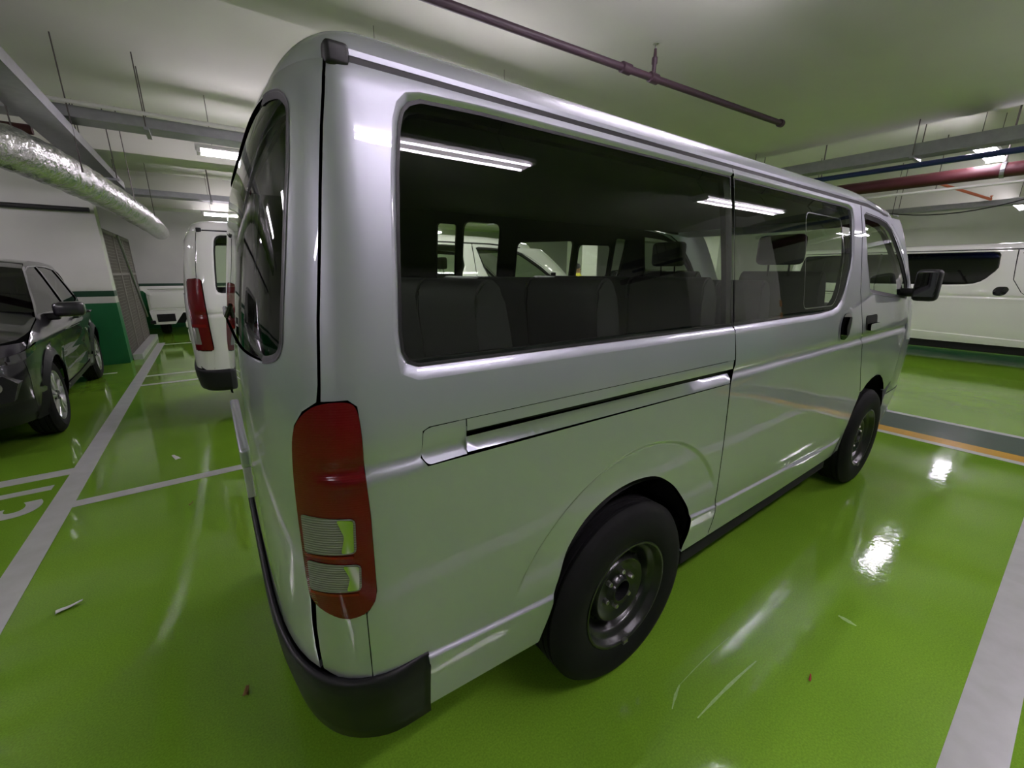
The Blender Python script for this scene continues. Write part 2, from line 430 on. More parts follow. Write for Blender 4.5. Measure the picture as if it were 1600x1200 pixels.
QW = [(-.776, 1.314), (-.798, 1.324), (-.808, 1.346), (-.809, 1.385), (-.791, 1.57), (-.777, 1.694), (-.761, 1.783), (-.750, 1.811), (-.734, 1.827), (-.708, 1.837), (-.573, 1.842), (.500, 1.842), (.513, 1.305), (-.06, 1.309)]
SW_ = [(.526, 1.84), (1.687, 1.838), (1.735, 1.827), (1.752, 1.79), (1.764, 1.59), (1.745, 1.53), (1.718, 1.48), (1.69, 1.42), (1.647, 1.365), (1.59, 1.33), (1.521, 1.316), (1.368, 1.308), (.526, 1.305)]
FW_ = [(1.935, 1.806), (1.96, 1.812), (2.197, 1.801), (2.33, 1.785), (2.42, 1.755), (2.533, 1.686), (2.706, 1.57), (2.864, 1.443), (2.890, 1.36), (2.875, 1.338), (2.472, 1.367), (2.12, 1.398), (2.085, 1.41), (2.009, 1.578)]
G1 = [(.503, 1.868), (.500, 1.56), (.517, 1.303), (.531, 1.172), (.533, 1.13), (.512, 1.077), (.533, .80), (.553, .545), (.570, .345)]
G2_ = [(1.877, 1.862), (1.895, 1.60), (1.910, 1.40), (2.0, 1.20), (2.148, .904), (2.250, .745)]
ARCH = [(-.42, .367), (-.384, .536), (-.359, .609), (-.321, .690), (-.251, .763), (-.153, .806), (-.044, .821), (.081, .806), (.171, .757), (.253, .690), (.322, .600), (.356, .541), (.370, .463), (.360, .369)]
FARCH = [(2.195, .342), (2.170, .47), (2.185, .603), (2.250, .735), (2.380, .811), (2.570, .835), (2.740, .76), (2.86, .63), (2.925, .46), (2.93, .33)]
LIGHT = [(-.971, 1.258), (-.927, 1.26), (-.913, 1.248), (-.911, 1.203), (-.912, 1.1), (-.910, 1.019), (-.911, .925), (-.912, .826), (-.917, .802), (-.935, .778), (-.966, .767), (-.994, .775), (-1.024, .80), (-1.027, .858), (-1.026, .988), (-1.024, 1.091), (-1.018, 1.175), (-1.011, 1.21), (-.996, 1.238)]

def make_wheel(parent, x, y, out, mt_rim='steel_black', r=.345, nuts=6, style='steel'):
    """out = -1 when the outer face looks towards -y"""
    o = out
    if style == 'steel':
        prof = [(.214, .086), (.211, .094), (.204, .094), (.198, .088), (.192, .070), (.186, .064), (.176, .060), (.168, .048), (.160, .020), (.150, .012), (.140, .016), (.135, .034), (.130, .052), (.124, .058), (.117, .057), (.104, .046), (.090, .041), (.058, .041), (.052, .046), (.045, .064), (.040, .066), (.036, .050), (.034, .0), (.0, .0)]
    else:
        prof = [(.240, .086), (.236, .094), (.228, .092), (.222, .070), (.214, .050), (.16, .066), (.10, .074), (.06, .07), (.03, .072), (0, .072)]
    mb = MB().lathe([(a, o * h) for a, h in prof], n=56)
    w = mb.build('wheel', mt_rim, parent, smooth=True); w.location = (x, y, r)
    b0 = .206 if style == 'steel' else .232
    tp = [(b0, .075), (b0 + .006, .09), (b0 + .02, .098), ((b0 + r) / 2, .104), (r - .055, .100), (r - .030, .092), (r - .014, .080), (r - .004, .066)]
    for k, yy in enumerate((.052, .022, -.022, -.052)):
        tp += [(r, yy + .012), (r, yy + .005), (r - .008, yy + .004), (r - .008, yy - .004), (r, yy - .005), (r, yy - .012)]
    tp += [(a, -h) for a, h in tp[7::-1]]
    t = MB().lathe([(a, o * h) for a, h in tp], n=72, close=True).build('tyre', 'rubber', w, smooth=True)
    if style == 'steel':
        for k in range(nuts):
            a = 2 * math.pi * k / nuts + .35
            MB().lathe([(0, o * .060), (.008, o * .060), (.010, o * .056), (.011, o * .038)], c=(math.cos(a) * .072, 0, math.sin(a) * .072), n=6).build('lug_nut', 'nut', w)
        MB().box(-.012, .012, o * .088, o * .1, -.213, -.198, .002).build('balance_weight', 'nut', w)
        for k in range(8):
            a = 2 * math.pi * k / 8
            MB().lathe([(0, o * .0395), (.012, o * .040), (.013, o * .030)], c=(math.cos(a) * .131, 0, math.sin(a) * .131), n=10).build('vent_hole', 'under', w)
    else:
        for k in range(5):
            a = 2 * math.pi * k / 5 + .3
            m = MB()
            for s in (-1, 1):
                b = a + s * .17
                m.tube([(math.cos(b) * .055, o * .078, math.sin(b) * .055), (math.cos(a + s * .20) * .215, o * .078, math.sin(a + s * .20) * .215)], .017, 8)
            m.build('spoke', 'alloy', w, smooth=True)
            MB().lathe([(0, o * .08), (.011, o * .08), (.012, o * .066)], c=(math.cos(a + .63) * .05, 0, math.sin(a + .63) * .05), n=8).build('lug_nut', 'under', w)
    return w

def make_bench(parent, x, y0, y1, ztop, mt='seat_dark', n=3, zc=.78):
    s = MB().box(x + .04, x + .50, y0, y1, zc - .14, zc, .05).build('seat', mt, parent, smooth=True)
    # backrest leans backwards
    me = MB(); w = (y1 - y0) / n
    for k in range(n):
        a = y0 + k * w + .006; b = a + w - .012
        prof = [(x + .13, zc - .08), (x + .02, zc + .1), (x - .045, ztop - .10), (x - .03, ztop - .02), (x + .02, ztop), (x + .065, ztop - .05), (x + .15, zc + .12), (x + .23, zc - .04)]
        prof = smooth_poly(prof, 2)
        bk = MB().prism(prof, 'y', a, b)
        bmesh.ops.bevel(bk.bm, geom=[e for e in bk.bm.edges if abs(e.verts[0].co.y - e.verts[1].co.y) < 1e-6], offset=.008, segments=2, affect='EDGES')
        bk.build('backrest', mt, s, smooth=True)
    for k in (0, 1):
        yy = y0 + (.1 if k == 0 else (y1 - y0) - .1)
        MB().box(x + .12, x + .40, yy - .02, yy + .02, .46, zc - .13).build('leg', 'under', s)
    return s

def make_front_seat(parent, x, y, mt='seat_grey'):
    s = MB().box(x - .02, x + .48, y - .25, y + .25, .80, .95, .05).build('seat', mt, parent, smooth=True)
    prof = smooth_poly([(x + .12, .88), (x - .02, 1.0), (x - .12, 1.44), (x - .08, 1.52), (x - .02, 1.5), (x + .10, 1.02)], 2)
    bk = MB().prism(prof, 'y', y - .24, y + .24)
    bmesh.ops.bevel(bk.bm, geom=[e for e in bk.bm.edges if abs(e.verts[0].co.y - e.verts[1].co.y) < 1e-6], offset=.008, segments=2, affect='EDGES')
    bk.build('backrest', mt, s, smooth=True)
    MB().box(x - .16, x - .06, y - .13, y + .13, 1.55, 1.73, .04).build('headrest', mt, s, smooth=True)
    MB().tube([(x - .10, y - .06, 1.48), (x - .11, y - .06, 1.58)], .006, 6).tube([(x - .10, y + .06, 1.48), (x - .11, y + .06, 1.58)], .006, 6).build('headrest_post', 'under', s)
    return s

def make_van(name, B, paint, loc, rz, label, cat, res=.04, style='city', glass='glass', seats=True, bumper='black_plastic', tint_back='glass'):
    root = empty(name, loc, rz); tag(root, label, cat)
    xd_z = [.30, .45, .60, .72, 1.0, 1.25, 1.33, 1.46, 1.6, 1.72, 1.80, 1.85]
    xd_x = [2.935, 2.93, 2.88, 2.97, 3.01, 2.99, 2.965, 2.915, 2.765, 2.60, 2.44, 2.22]
    mv = lambda P, a, b: [(x - .12 if a < x < b else x, z) for x, z in P] if style != 'city' else P
    SW, FW, G2 = mv(SW_, 1.2, 2.), mv(FW_, 1.9, 2.15), mv(G2_, 1.8, 2.05)
    def farch():
        return [(2.57 + (x - 2.57) / B.k, z) for x, z in FARCH]    # stays round on a longer body
    fa = smooth_poly(farch(), 1, closed=False)
    # lines where the pressed sheet metal bends: shoulder groove, sill ledge, wheel arch flares
    feats = [[(-1.0, z), (2.95, z)] for z in (1.078, 1.094, 1.106, 1.118, 1.130, 1.142, 1.17)]
    sxx = np.array([-.95, -.9, -.8, -.39, .37, .53, 1.08, 2.0, 2.12]); szz = np.array([.59, .59, .585, .543, .541, .523, .497, .455, .47])
    for d in (0., .004, .008, .012, .016, .06, .18): feats.append(list(zip(sxx, szz - d)))
    th = np.linspace(.25, math.pi - .25, 60)
    for r in (.602, .5955, .591, .586, .580): feats.append([(r * math.cos(t), .345 + r * math.sin(t)) for t in th])
    for r in (.52, .51, .50, .49): feats.append([(2.57 + r * math.cos(t) / B.k, .345 + r * math.sin(t)) for t in th])
    feats = [B.conv(resample(ft, .03, closed=False)) for ft in feats]
    arch = smooth_poly(ARCH, 2, closed=False)
    for sg in (-1, 1):
        f = lambda u, z, sg=sg: B.S(u, z, sg)
        g1q = [(x - .003, z) for x, z in G1]; g1s = [(x + .003, z) for x, z in G1]
        g2s = [(x - .004, z) for x, z in G2]; g2f = [(x + .004, z) for x, z in G2]
        # -------- rear quarter panel
        wo = offset_poly(QW, lambda n: .030 if n[1] < -.7 else (.016 if n[0] < -.3 else .011))
        i_top = max(range(len(QW)), key=lambda i: QW[i][0] + QW[i][1]); i_bot = max(range(len(QW)), key=lambda i: QW[i][0] - QW[i][1])
        ring = [wo[(i_bot + 1 + k) % len(QW)] for k in range(len(QW))]     # starts after bottom-front corner, runs back, up, forward
        ring_in = [QW[(i_bot + 1 + k) % len(QW)] for k in range(len(QW))]
        k_top = [i for i, p in enumerate(ring_in) if p == QW[i_top]][0]
        ring = [(.5145, 1.277)] + ring[:k_top] + [(.5015, 1.853)]
        ring_in = [(.513, 1.305)] + ring_in[:k_top] + [(.500, 1.842)]
        trk_top = [(-.768, 1.181), (-.784, 1.174)]; trk_bot = [(-.790, 1.111), (-.778, 1.092)]
        q = [(-.880, 1.868), (.5025, 1.868)] + ring[::-1] + [(.528, 1.172)] + trk_top + trk_bot + [(.509, 1.077)] + [g1q[k] for k in (6, 7, 8)] + [(.365, .348)] \
            + arch[::-1] + [(-.425, .362), (-.797, .395), (-.803, .582), (-.83, .588), (-.933, .586), (-.933, .77)] + [(-.915, .80), (-.909, .826), (-.908, .925), (-.907, 1.019), (-.909, 1.1), (-.908, 1.203), (-.910, 1.25), (-.925, 1.264), (-.969, 1.263), (-.965, 1.295), (-.951, 1.42), (-.935, 1.531), (-.918, 1.65), (-.902, 1.753), (-.891, 1.81)]
        if style != 'city':
            i0 = q.index((-.915, .80)); q = q[:i0] + [(-.908, .80), (-.908, 1.42), (-.925, 1.447), (-.944, 1.447)] + q[q.index((-.935, 1.531)):]
        qp = panel('quarter_panel', B.conv(q), f, paint, root, res=res, feats=feats)
        A = np.array(ring); Bq = np.array(ring_in)
        def dens(P): # densify paired loops evenly
            out = []
            for i in range(len(P) - 1):
                for t in np.linspace(0, 1, 6, endpoint=False): out.append(tuple(P[i] * (1 - t) + P[i + 1] * t))
            out.append(tuple(P[-1])); return out
        strip('window_frame', B.conv(dens(A)), B.conv(dens(Bq)), f, paint, qp, 0, .013, closed=False, mid=True)
        gl = panel('window_glass', B.conv(QW), f, glass, qp, res=.03 if seats else .08, fold=.004, inset=.011)
        so = offset_poly(QW, .002); si = offset_poly(QW, -.005)
        strip('window_seal', B.conv(so + so[:1]), B.conv(si + si[:1]), f, 'seal', qp, .0085, .0095, closed=False)
        # -------- sliding door rail in the quarter panel
        tb = [(-.787, 1.113), (-.782, 1.172), (-.766, 1.178), (-.677, 1.178), (-.679, 1.096), (-.776, 1.095)]
        panel('rail_cap', B.conv(round_corners(tb, [.012, .012, .012, 0, 0, .012], 4)), f, paint, qp, res=.03, feats=feats[:7], inset=.002, fold=.01)
        panel('rail_cover', B.conv([(-.674, 1.178), (.527, 1.169), (.533, 1.133), (-.674, 1.149)]), f, paint, qp, res=.05, inset=.003, fold=.01)
        def ledge(u, z, sg=sg):
            p = B.S(u, z, sg); t = np.clip((z - 1.078) / .04, 0, 1); p[..., 1] -= sg * (.001 + .012 * t); return p
        panel('rail_ledge', B.conv([(-.674, 1.128), (.520, 1.115), (.512, 1.079), (-.674, 1.096)]), ledge, paint, qp, res=.03, fold=.01)
        panel('rail_slot', B.conv([(-.679, 1.155), (.530, 1.14), (.530, 1.108), (-.679, 1.120)]), f, 'seal', qp, res=.08, inset=.024, fold=0)
        # -------- sliding door
        wo2 = offset_poly(SW, lambda n: .030 if n[1] < -.7 else .012)
        i0 = 0; i1 = len(SW) - 1
        r2 = [(.5065, 1.853)] + wo2[1:i1] + [(.519, 1.277)]; r2i = [SW[0]] + SW[1:i1] + [SW[-1]]
        sd = [(.507, 1.868)] + r2 + [(.535, 1.172), (.538, 1.13), (.517, 1.077)] + [g1s[k] for k in (6, 7, 8)] + [(1.2, .335), (fa[0][0], .338)] + [p for p in fa[1:] if p[1] < .742 and p[0] < 2.4] + g2s[::-1]
        door = panel('sliding_door', B.conv(sd), f, paint, root, res=res, feats=feats)
        strip('window_frame', B.conv(dens(np.array(r2))), B.conv(dens(np.array(r2i))), f, paint, door, 0, .013, closed=False, mid=True)
        panel('window_glass', B.conv(SW), f, glass, door, res=.03 if seats else .08, fold=.004, inset=.011)
        so = offset_poly(SW, .002); si = offset_poly(SW, -.005)
        strip('window_seal', B.conv(so + so[:1]), B.conv(si + si[:1]), f, 'seal', door, .0085, .0095, closed=False)
        hd = round_corners([(1.655, 1.15), (1.64, 1.225), (1.675, 1.285), (1.775, 1.288), (1.805, 1.24), (1.775, 1.16), (1.73, 1.14)], .03)
        if B.k > 1: hd = [(1.70 + (x - 1.70) * .8, z) for x, z in hd]
        hb = panel('door_handle', B.conv(hd), f, 'gloss_black', door, res=.04, inset=-.004, fold=.01)
        hs = offset_poly(hd, .02); strip('handle_bowl', B.conv(hs), B.conv(hd), f, paint, door, -.002, -.001, mid=True)
        grip = [(1.69, 1.17), (1.675, 1.215), (1.715, 1.27), (1.745, 1.265), (1.73, 1.215), (1.725, 1.17)]
        panel('grip', B.conv(round_corners(grip, .012)), f, 'black_plastic', hb, res=.03, inset=-.02, fold=.016)
        # -------- front door
        fd = [(G2[0][0] + .007, 1.862), (2.0, 1.860), (2.20, 1.847), (2.36, 1.825), (2.46, 1.79), (2.60, 1.72), (2.765, 1.60), (2.915, 1.46), (2.965, 1.33), (2.99, 1.25), (3.01, 1.0), (2.97, .72)] + [p for p in fa[::-1] if p[1] > (.60 if p[0] > 2.57 else .752)] + [(G2[5][0] + .006, .75)] + g2f[4:0:-1]
        fdoor = panel('front_door', B.conv(fd), f, paint, root, holes=[B.conv(offset_poly(FW, .012))], res=res, feats=feats)
        a = offset_poly(FW, .012); strip('window_frame', B.conv(resample(a, .04)), B.conv(resample(a, .04)), f, 'black_plastic', fdoor, 0, .012)
        panel('window_glass', B.conv(offset_poly(FW, .012)), f, glass, fdoor, res=.08, fold=.0, inset=.011)
        so = offset_poly(FW, lambda n: .030 if n[0] > .45 and n[1] > 0 else .018); si = offset_poly(FW, -.010)
        strip('window_seal', B.conv(so + so[:1]), B.conv(si + si[:1]), f, 'seal', fdoor, -.0015, .0095, closed=False)
        fh = round_corners([(2.075, 1.165), (2.05, 1.255), (2.255, 1.255), (2.27, 1.175)], .025)
        fhb = panel('door_handle', B.conv(fh), f, 'black_plastic', fdoor, res=.05, inset=-.003, fold=.01)
        panel('grip', B.conv(round_corners([(2.085, 1.165), (2.078, 1.205), (2.262, 1.205), (2.266, 1.168)], .015)), f, paint, fhb, res=.05, inset=-.022, fold=.018)
        # -------- tail light and lower corner
        def lens(u, z, sg=sg): return B.S(u, z, sg)
        if style == 'city':
            panel('corner_panel', B.conv([(-.935, .588), (-.935, .772), (-.966, .762), (-.994, .770), (-1.022, .793), (-1.026, .723), (-1.026, .65), (-1.024, .60), (-1.0, .588)]), f, paint, root, res=.03)
            tl = panel('tail_light', B.conv(offset_poly(smooth_poly(LIGHT, 2), .0022)), lens, 'red_lens', root, res=.025, inset=-.004, fold=.03)
            for z0, z1, x1 in ((.930, 1.022, -.936), (.836, .912, -.934)):
                cl = round_corners([(-1.024, z0), (x1 - .004, z0 + .004), (x1, z1 - .006), (-1.022, z1)], [.006, .012, .012, .006])
                c = panel('reverse_lens', B.conv(cl), lens, 'clear_lens', tl, res=.02, inset=-.0055, fold=.004); c['label'] = 'clear ribbed lens'
                cr = [(x1 - .030, z0 + .006), (x1 - .008, z0 + .008), (x1 - .004, z1 - .010), (x1 - .032, z1 - .006), (x1 - .022, (z0 + z1) / 2)]
                panel('reflector', B.conv(round_corners(cr, .006)), lens, 'mirror', c, res=.02, inset=-.0065, fold=.002)
                panel('brake_strip', B.conv([(-1.024, z0 - .010), (x1 - .01, z0 - .008), (x1 - .01, z0 - .001), (-1.024, z0 - .002)]), lens, 'red_lens2', tl, res=.02, inset=-.0055, fold=.002)
        else:
            panel('corner_panel', B.conv([(-.937, .588), (-.909, .772), (-1.04, .772), (-1.04, .62), (-1.0, .588)]), f, paint, root, res=.04)
            tl = panel('tail_light', B.conv([(-.911, .785), (-.911, 1.43), (-.925, 1.443), (-.99, 1.443), (-1.01, 1.42), (-1.035, 1.0), (-1.035, .785)]), lens, 'red_lens', root, res=.03, inset=-.018, fold=.05)
            c = panel('reverse_lens', B.conv(round_corners([(-1.035, .84), (-.985, .84), (-.99, 1.0), (-1.035, 1.0)], .008)), lens, 'clear_lens', tl, res=.02, inset=-.0195, fold=.003); c['label'] = 'clear lens'
            panel('brake_strip', B.conv([(-1.03, 1.01), (-.93, 1.0), (-.93, 1.03), (-1.03, 1.03)]), lens, 'red_lens2', tl, res=.02, inset=-.0195, fold=.003)
        # -------- dark inner trim with window openings (also closes the panel gaps)
        ins = -.02
        lo = [(-.93, .42), (-.55, .42)] + [(-.5, .62), (-.40, .82), (-.2, .93), (0, .96), (.2, .93), (.42, .82), (.5, .62), (.55, .40), (2.0, .38), (2.02, .62), (2.10, .80), (2.25, .92), (2.57, .97), (2.9, .92), (2.95, 1.25), (2.93, 1.40), (2.75, 1.57), (2.58, 1.69), (2.43, 1.77), (2.2, 1.83), (1.9, 1.862), (.5, 1.864), (-.86, 1.864), (-.93, 1.5), (-.955, 1.25)]
        if sg < 0 or not seats:
            hl = [offset_poly(QW, -.012), offset_poly(SW, -.012), offset_poly(FW, -.008)]
        else:
            hl = [round_corners([(.04, 1.36), (.04, 1.79), (.165, 1.79), (.165, 1.36)], .02), round_corners([(.215, 1.36), (.215, 1.812), (.485, 1.812), (.485, 1.36)], .05),
                  round_corners([(.63, 1.36), (.63, 1.705), (1.145, 1.735), (1.145, 1.36)], .04), round_corners([(1.205, 1.36), (1.205, 1.71), (1.56, 1.715), (1.56, 1.36)], .04), round_corners([(1.60, 1.36), (1.60, 1.775), (1.74, 1.77), (1.70, 1.45), (1.64, 1.37)], .02), offset_poly(FW, -.012)]
        panel('interior_trim', B.conv(lo), f, 'trim_dark', root, holes=[B.conv(h) for h in hl], res=.07, inset=.032, fold=.02)
        # -------- wheels and wheel wells
        for cx, ry in ((0., .44), (float(B.xa), .46)):
            make_wheel(root, cx - (.022 if cx < 1 else 0), sg * .752, sg, 'steel_black' if style == 'city' else 'alloy', r=.352, style='steel')
            th = np.linspace(-.15, math.pi + .15, 25); V = np.zeros((4, 25, 3))
            for i, (yy, r) in enumerate(((.815, ry), (.80, ry + .02), (.46, ry + .02), (.46, .05))):
                V[i, :, 0] = cx + r * np.cos(th); V[i, :, 1] = sg * yy; V[i, :, 2] = np.maximum(.345 + r * np.sin(th), .385)
            grid('wheel_well', V, 'under', root)
        # -------- mirror
        mx = float(B.sx(2.86)) ; my = sg * .86
        if sg > 0 or True:
            mm = MB().box(mx - .05, mx + .06, min(sg * .862, sg * .99), max(sg * .862, sg * .99), 1.315, 1.525, .035).build('door_mirror', 'black_plastic' if style == 'city' else paint, root, smooth=True)
            MB().box(mx - .056, mx - .049, min(sg * .875, sg * .978), max(sg * .875, sg * .978), 1.345, 1.505, .003).build('mirror_glass', 'mirror_dark', mm)
            MB().tube([(mx + .02, sg * .80, 1.37), (mx + .01, sg * .90, 1.37)], .03, 10).build('mirror_arm', 'black_plastic', mm, smooth=True)
        # -------- drip rail
        us = np.concatenate([np.linspace(-.842, 2.0, 40), np.linspace(2.05, 2.42, 10)]); us = B.sx(us)
        zz = np.full(len(us), 1.872); ztop = np.interp(us, [B.sx(2.0), B.sx(2.45)], [1.872, 1.838]); P = B.S(us, zz, sg)
        def bar(nm, dy0, dz0, dy1, dz1, m, u=us):
            p = B.S(u, np.full(len(u), 1.868), sg); zt = np.interp(u, [B.sx(2.0), B.sx(2.45)], [0, -.035])
            V = np.zeros((5, len(u), 3))
            for i, (a, b) in enumerate(((dy0, dz0), (dy1, dz0), (dy1, dz1), (dy0, dz1), (dy0, dz0))):
                V[i, :, 0] = p[:, 0]; V[i, :, 1] = p[:, 1] - sg * a; V[i, :, 2] = p[:, 2] + zt + b
            return grid(nm, V, m, root, smooth=False)
        bar('drip_channel', .005, -.004, .034, .013, 'seal')
        bar('drip_moulding', .004, .013, .034, .023, paint)
        e = B.S(np.array([B.inv(-.845, 1.868)]), np.array([1.868]), sg)[0]
        MB().box(-.884, -.842, min(e[1] + sg * .003, e[1] - sg * .03), max(e[1] + sg * .003, e[1] - sg * .03), 1.858, 1.897, .009).build('rail_end_cap', 'seal', root, smooth=True)
        # -------- A pillar
        zs = np.linspace(1.24, 1.835, 16); V = np.zeros((16, 7, 3))
        for i, z in enumerate(zs):
            xa = B.sx(np.interp(z, xd_z, xd_x)) + .004; xw = B.x2 + (B.xf(z) - B.x2) * (1 - .90 ** 8) ** .25
            xs = np.linspace(xa, max(xw, xa + .02), 7); V[i] = B.S(xs, np.full(7, z), sg)
        grid('a_pillar', V, paint, root, centre=CEN)
    # -------- tailgate
    uc = X1 - STOT
    fr = lambda u, z: B.S(u, z, -1)
    def sym(poly): # right half (x,z) from top to bottom -> closed outline in (u,z)
        R = B.conv(poly); return R + [(2 * uc - u, z) for u, z in R[::-1]]
    tg = [(-.885, 1.868), (-.896, 1.81), (-.907, 1.753), (-.923, 1.65), (-.940, 1.531), (-.956, 1.42), (-.970, 1.295), (-.976, 1.262), (-1.0, 1.242), (-1.015, 1.212), (-1.022, 1.175), (-1.028, 1.09), (-1.031, .99), (-1.032, .858), (-1.030, .80), (-1.033, .723), (-1.033, .66), (-1.030, .595)]
    if style != 'city': tg = tg[:5] + [(-.948, 1.45), (-1.02, 1.44), (-1.04, 1.0), (-1.04, .8), (-1.04, .595)]
    rw = [(-.962, 1.835), (-.950, 1.825), (-.943, 1.80), (-.958, 1.70), (-.978, 1.589), (-1.002, 1.438), (-1.013, 1.365), (-1.022, 1.34), (-1.038, 1.327)] if style == 'city' else [(-.985, 1.80), (-1.03, 1.44), (-1.055, 1.30)]
    hw = sym(rw); hw = round_corners(hw, .03, 3)
    gate = panel('tailgate', sym(tg), fr, paint, root, holes=[hw], res=res * 1.2)
    panel('rear_glass', hw, fr, tint_back, gate, res=.08, inset=.004, fold=.004)
    so = offset_poly(hw, .004); si = offset_poly(hw, -.012); strip('window_seal', so, si, fr, 'seal', gate, -.001, .003)
    MB().box(-1.110, -1.085, -.30, .30, .955, 1.015, .012).build('garnish', paint, gate, smooth=True)
    MB().box(-1.108, -1.085, -.17, .17, .80, .92, .004).build('number_plate', 'plate', gate)
    MB().tube([(-1.06, .0, 1.40), (-1.075, .06, 1.36), (-1.07, .34, 1.37)], .007, 6).build('rear_wiper', 'black_plastic', gate)
    # inner rear frame
    panel('interior_trim', sym([(-.90, 1.86), (-.95, 1.4), (-1.0, 1.2), (-1.02, .5)]), fr, 'trim_dark', root, holes=[offset_poly(hw, -.02)], res=.1, inset=.035, fold=.01)
    # -------- rear bumper
    uu = np.linspace(float(B.inv(-.800, .5)), 2 * uc - float(B.inv(-.800, .5)), 90)
    prof = [(.588, .000), (.588, .012), (.580, .018), (.55, .020), (.48, .016), (.42, .008), (.385, .002), (.37, -.02), (.37, -.10)]
    V = np.zeros((len(prof), 90, 3))
    for i, (z, o) in enumerate(prof):
        P, N = normals_of(lambda u, zz: B.S(np.minimum(u, 9), zz, -1), uu, np.full(90, max(z, .45)), CEN)
        ed = SM((np.minimum(np.abs(uu - uu.max()), np.abs(uu - uu.min()))) / .22)
        k = .10 + .90 * ed
        oo = o * k if o > 0 else o
        V[i] = P + N * np.array([oo if np.isscalar(oo) else oo]).reshape(-1, 1); V[i, :, 2] = z
    bmp = grid('rear_bumper', V, bumper, root, centre=(0, 0, .5)); md = bmp.modifiers.new('solid', 'SOLIDIFY'); md.thickness = .01; md.offset = -1
    # -------- roof
    nlo = 50
    ur = np.concatenate([np.linspace(float(B.sx(2.60)), .6, 12), np.linspace(.4, X1, 12), np.linspace(X1 - .03, uc, 26)])
    Pr = B.S(ur, np.full(len(ur), 1.868), -1); Pl = B.S(ur, np.full(len(ur), 1.868), 1)
    zf = np.interp(Pr[:, 0], [B.sx(2.0), B.sx(2.45), B.sx(2.62)], [0, -.035, -.05])
    loop = np.concatenate([Pr + np.stack([0 * zf, 0 * zf, zf], 1), (Pl + np.stack([0 * zf, 0 * zf, zf], 1))[::-1][1:]])
    fx = B.sx(2.60) + .10 * (1 - np.linspace(-1, 1, 13)[1:-1] ** 2); fy = np.linspace(loop[-1, 1], loop[0, 1], 13)[1:-1]
    loop = np.concatenate([loop, np.stack([fx, fy, np.full(11, loop[0, 2])], 1), loop[:1]])
    rho = [1.0, .999, .994, .988, .98, .968, .95, .92, .87, .80, .68, .5, .25, .0]
    V = np.zeros((len(rho), len(loop), 3)); spine = np.stack([np.clip(loop[:, 0], -.35, float(B.sx(1.9))), 0 * loop[:, 1], loop[:, 2]], 1)
    drop = np.zeros(len(loop))
    for i, r in enumerate(rho):
        rr_ = r if i else .985
        V[i] = spine + (loop - spine) * r * .972
        V[i, :, 2] = loop[:, 2] * r + (1 - r) * 1.868 + (.112 * (1 - r ** 11) ** .5 if i else -.004)
    roof = grid('roof', V, paint, root, centre=(1, 0, 1.2))
    # -------- front
    yy = np.concatenate([np.linspace(0, .86, 10), [.90, .94, .965, .98, .99]])
    fro = (1 - yy ** 8) ** .25
    for nm, za, zb, m in (('front_bumper', .30, .62, paint), ('front_panel', .63, 1.24, paint)):
        zs = np.linspace(za, zb, 9); V = np.zeros((9, 2 * 21 - 1, 3))
        for i, z in enumerate(zs):
            xd = float(B.sx(np.interp(z, xd_z, xd_x))) + .005; W = float(Wof(z)); D = float(B.xf(z)) - float(B.x2)
            fl = fro[-1]; xe = np.linspace(B.x2 + D * fro[-1], xd, 7)[1:]
            X = np.concatenate([B.x2 + D * fro, xe]); frr = np.clip((X - B.x2) / D, 0, 1); Y = np.concatenate([yy, (1 - frr[15:] ** 4) ** .125]) * W
            row = np.stack([X, Y, np.full(21, z)], 1); V[i] = np.concatenate([(row * [1, -1, 1])[::-1], row[1:]])
        grid(nm, V, m, root, centre=CEN)
    zs = np.linspace(1.25, 1.83, 12); y2 = np.linspace(-.90, .90, 15); V = np.zeros((12, 15, 3))
    for i, z in enumerate(zs): V[i] = np.stack([B.x2 + (B.xf(z) - B.x2) * (1 - np.abs(y2) ** 8) ** .25, y2 * Wof(z), 0 * y2 + z], 1)
    grid('windscreen', V, glass, root, centre=CEN)
    for sg in (-1, 1):
        x0 = float(B.xf(.85))
        MB().box(x0 - .20, x0 - .02, min(sg * .50, sg * .76), max(sg * .50, sg * .76), .80, .98, .03).build('headlight', 'clear_lens', root, smooth=True)
    x0 = float(B.xf(.8)); MB().box(x0 - .05, x0 + .012, -.45, .45, .76, .90, .01).build('grille', 'black_plastic', root, smooth=True)
    # -------- interior and underbody
    xe = float(B.sx(3.35))
    MB().box(-1.0, xe, -.74, .74, .40, .46).build('floor_pan', 'under', root)
    MB().box(-.44, .44, -.45, .45, .22, .40, .02).build('rear_axle', 'under', root)
    MB().box(-.84, -.46, -.73, .73, .31, .40, .02).build('undertray_shade', 'under', root)  # dark underside box, stands in for shade between rear wheel and bumper
    MB().box(.45, float(B.xa) - .42, -.765, .765, .20, .37, .02).build('chassis_shade', 'under', root)  # underbody widened as a dark box to imitate the shadow strip below the sill
    MB().box(float(B.sx(2.9)), float(B.sx(3.4)), -.70, .70, .24, .40, .02).build('front_undertray', 'under', root)
    MB().box(-.90, float(B.sx(2.35)), -.70, .70, 1.845, 1.862).build('headliner', 'trim_dark', root)
    MB().box(float(B.sx(2.55)), float(B.sx(3.05)), -.72, .72, .9, 1.26, .06).build('dashboard', 'trim_dark', root, smooth=True)
    MB().lathe([(.17, -.012), (.185, -.012), (.19, 0), (.185, .012), (.17, .012)], n=32, close=True, axis='x').build('steering_wheel', 'black_plastic', root, smooth=True).location = (float(B.sx(2.42)), .38, 1.25)
    if seats:
        for x in (-.47, .02, .68): make_bench(root, x, -.62, .62, 1.49)
        make_bench(root, 1.22, -.62, .1, 1.47)
    for y in (-.4, .4): make_front_seat(root, float(B.sx(1.95)), y)
    return root
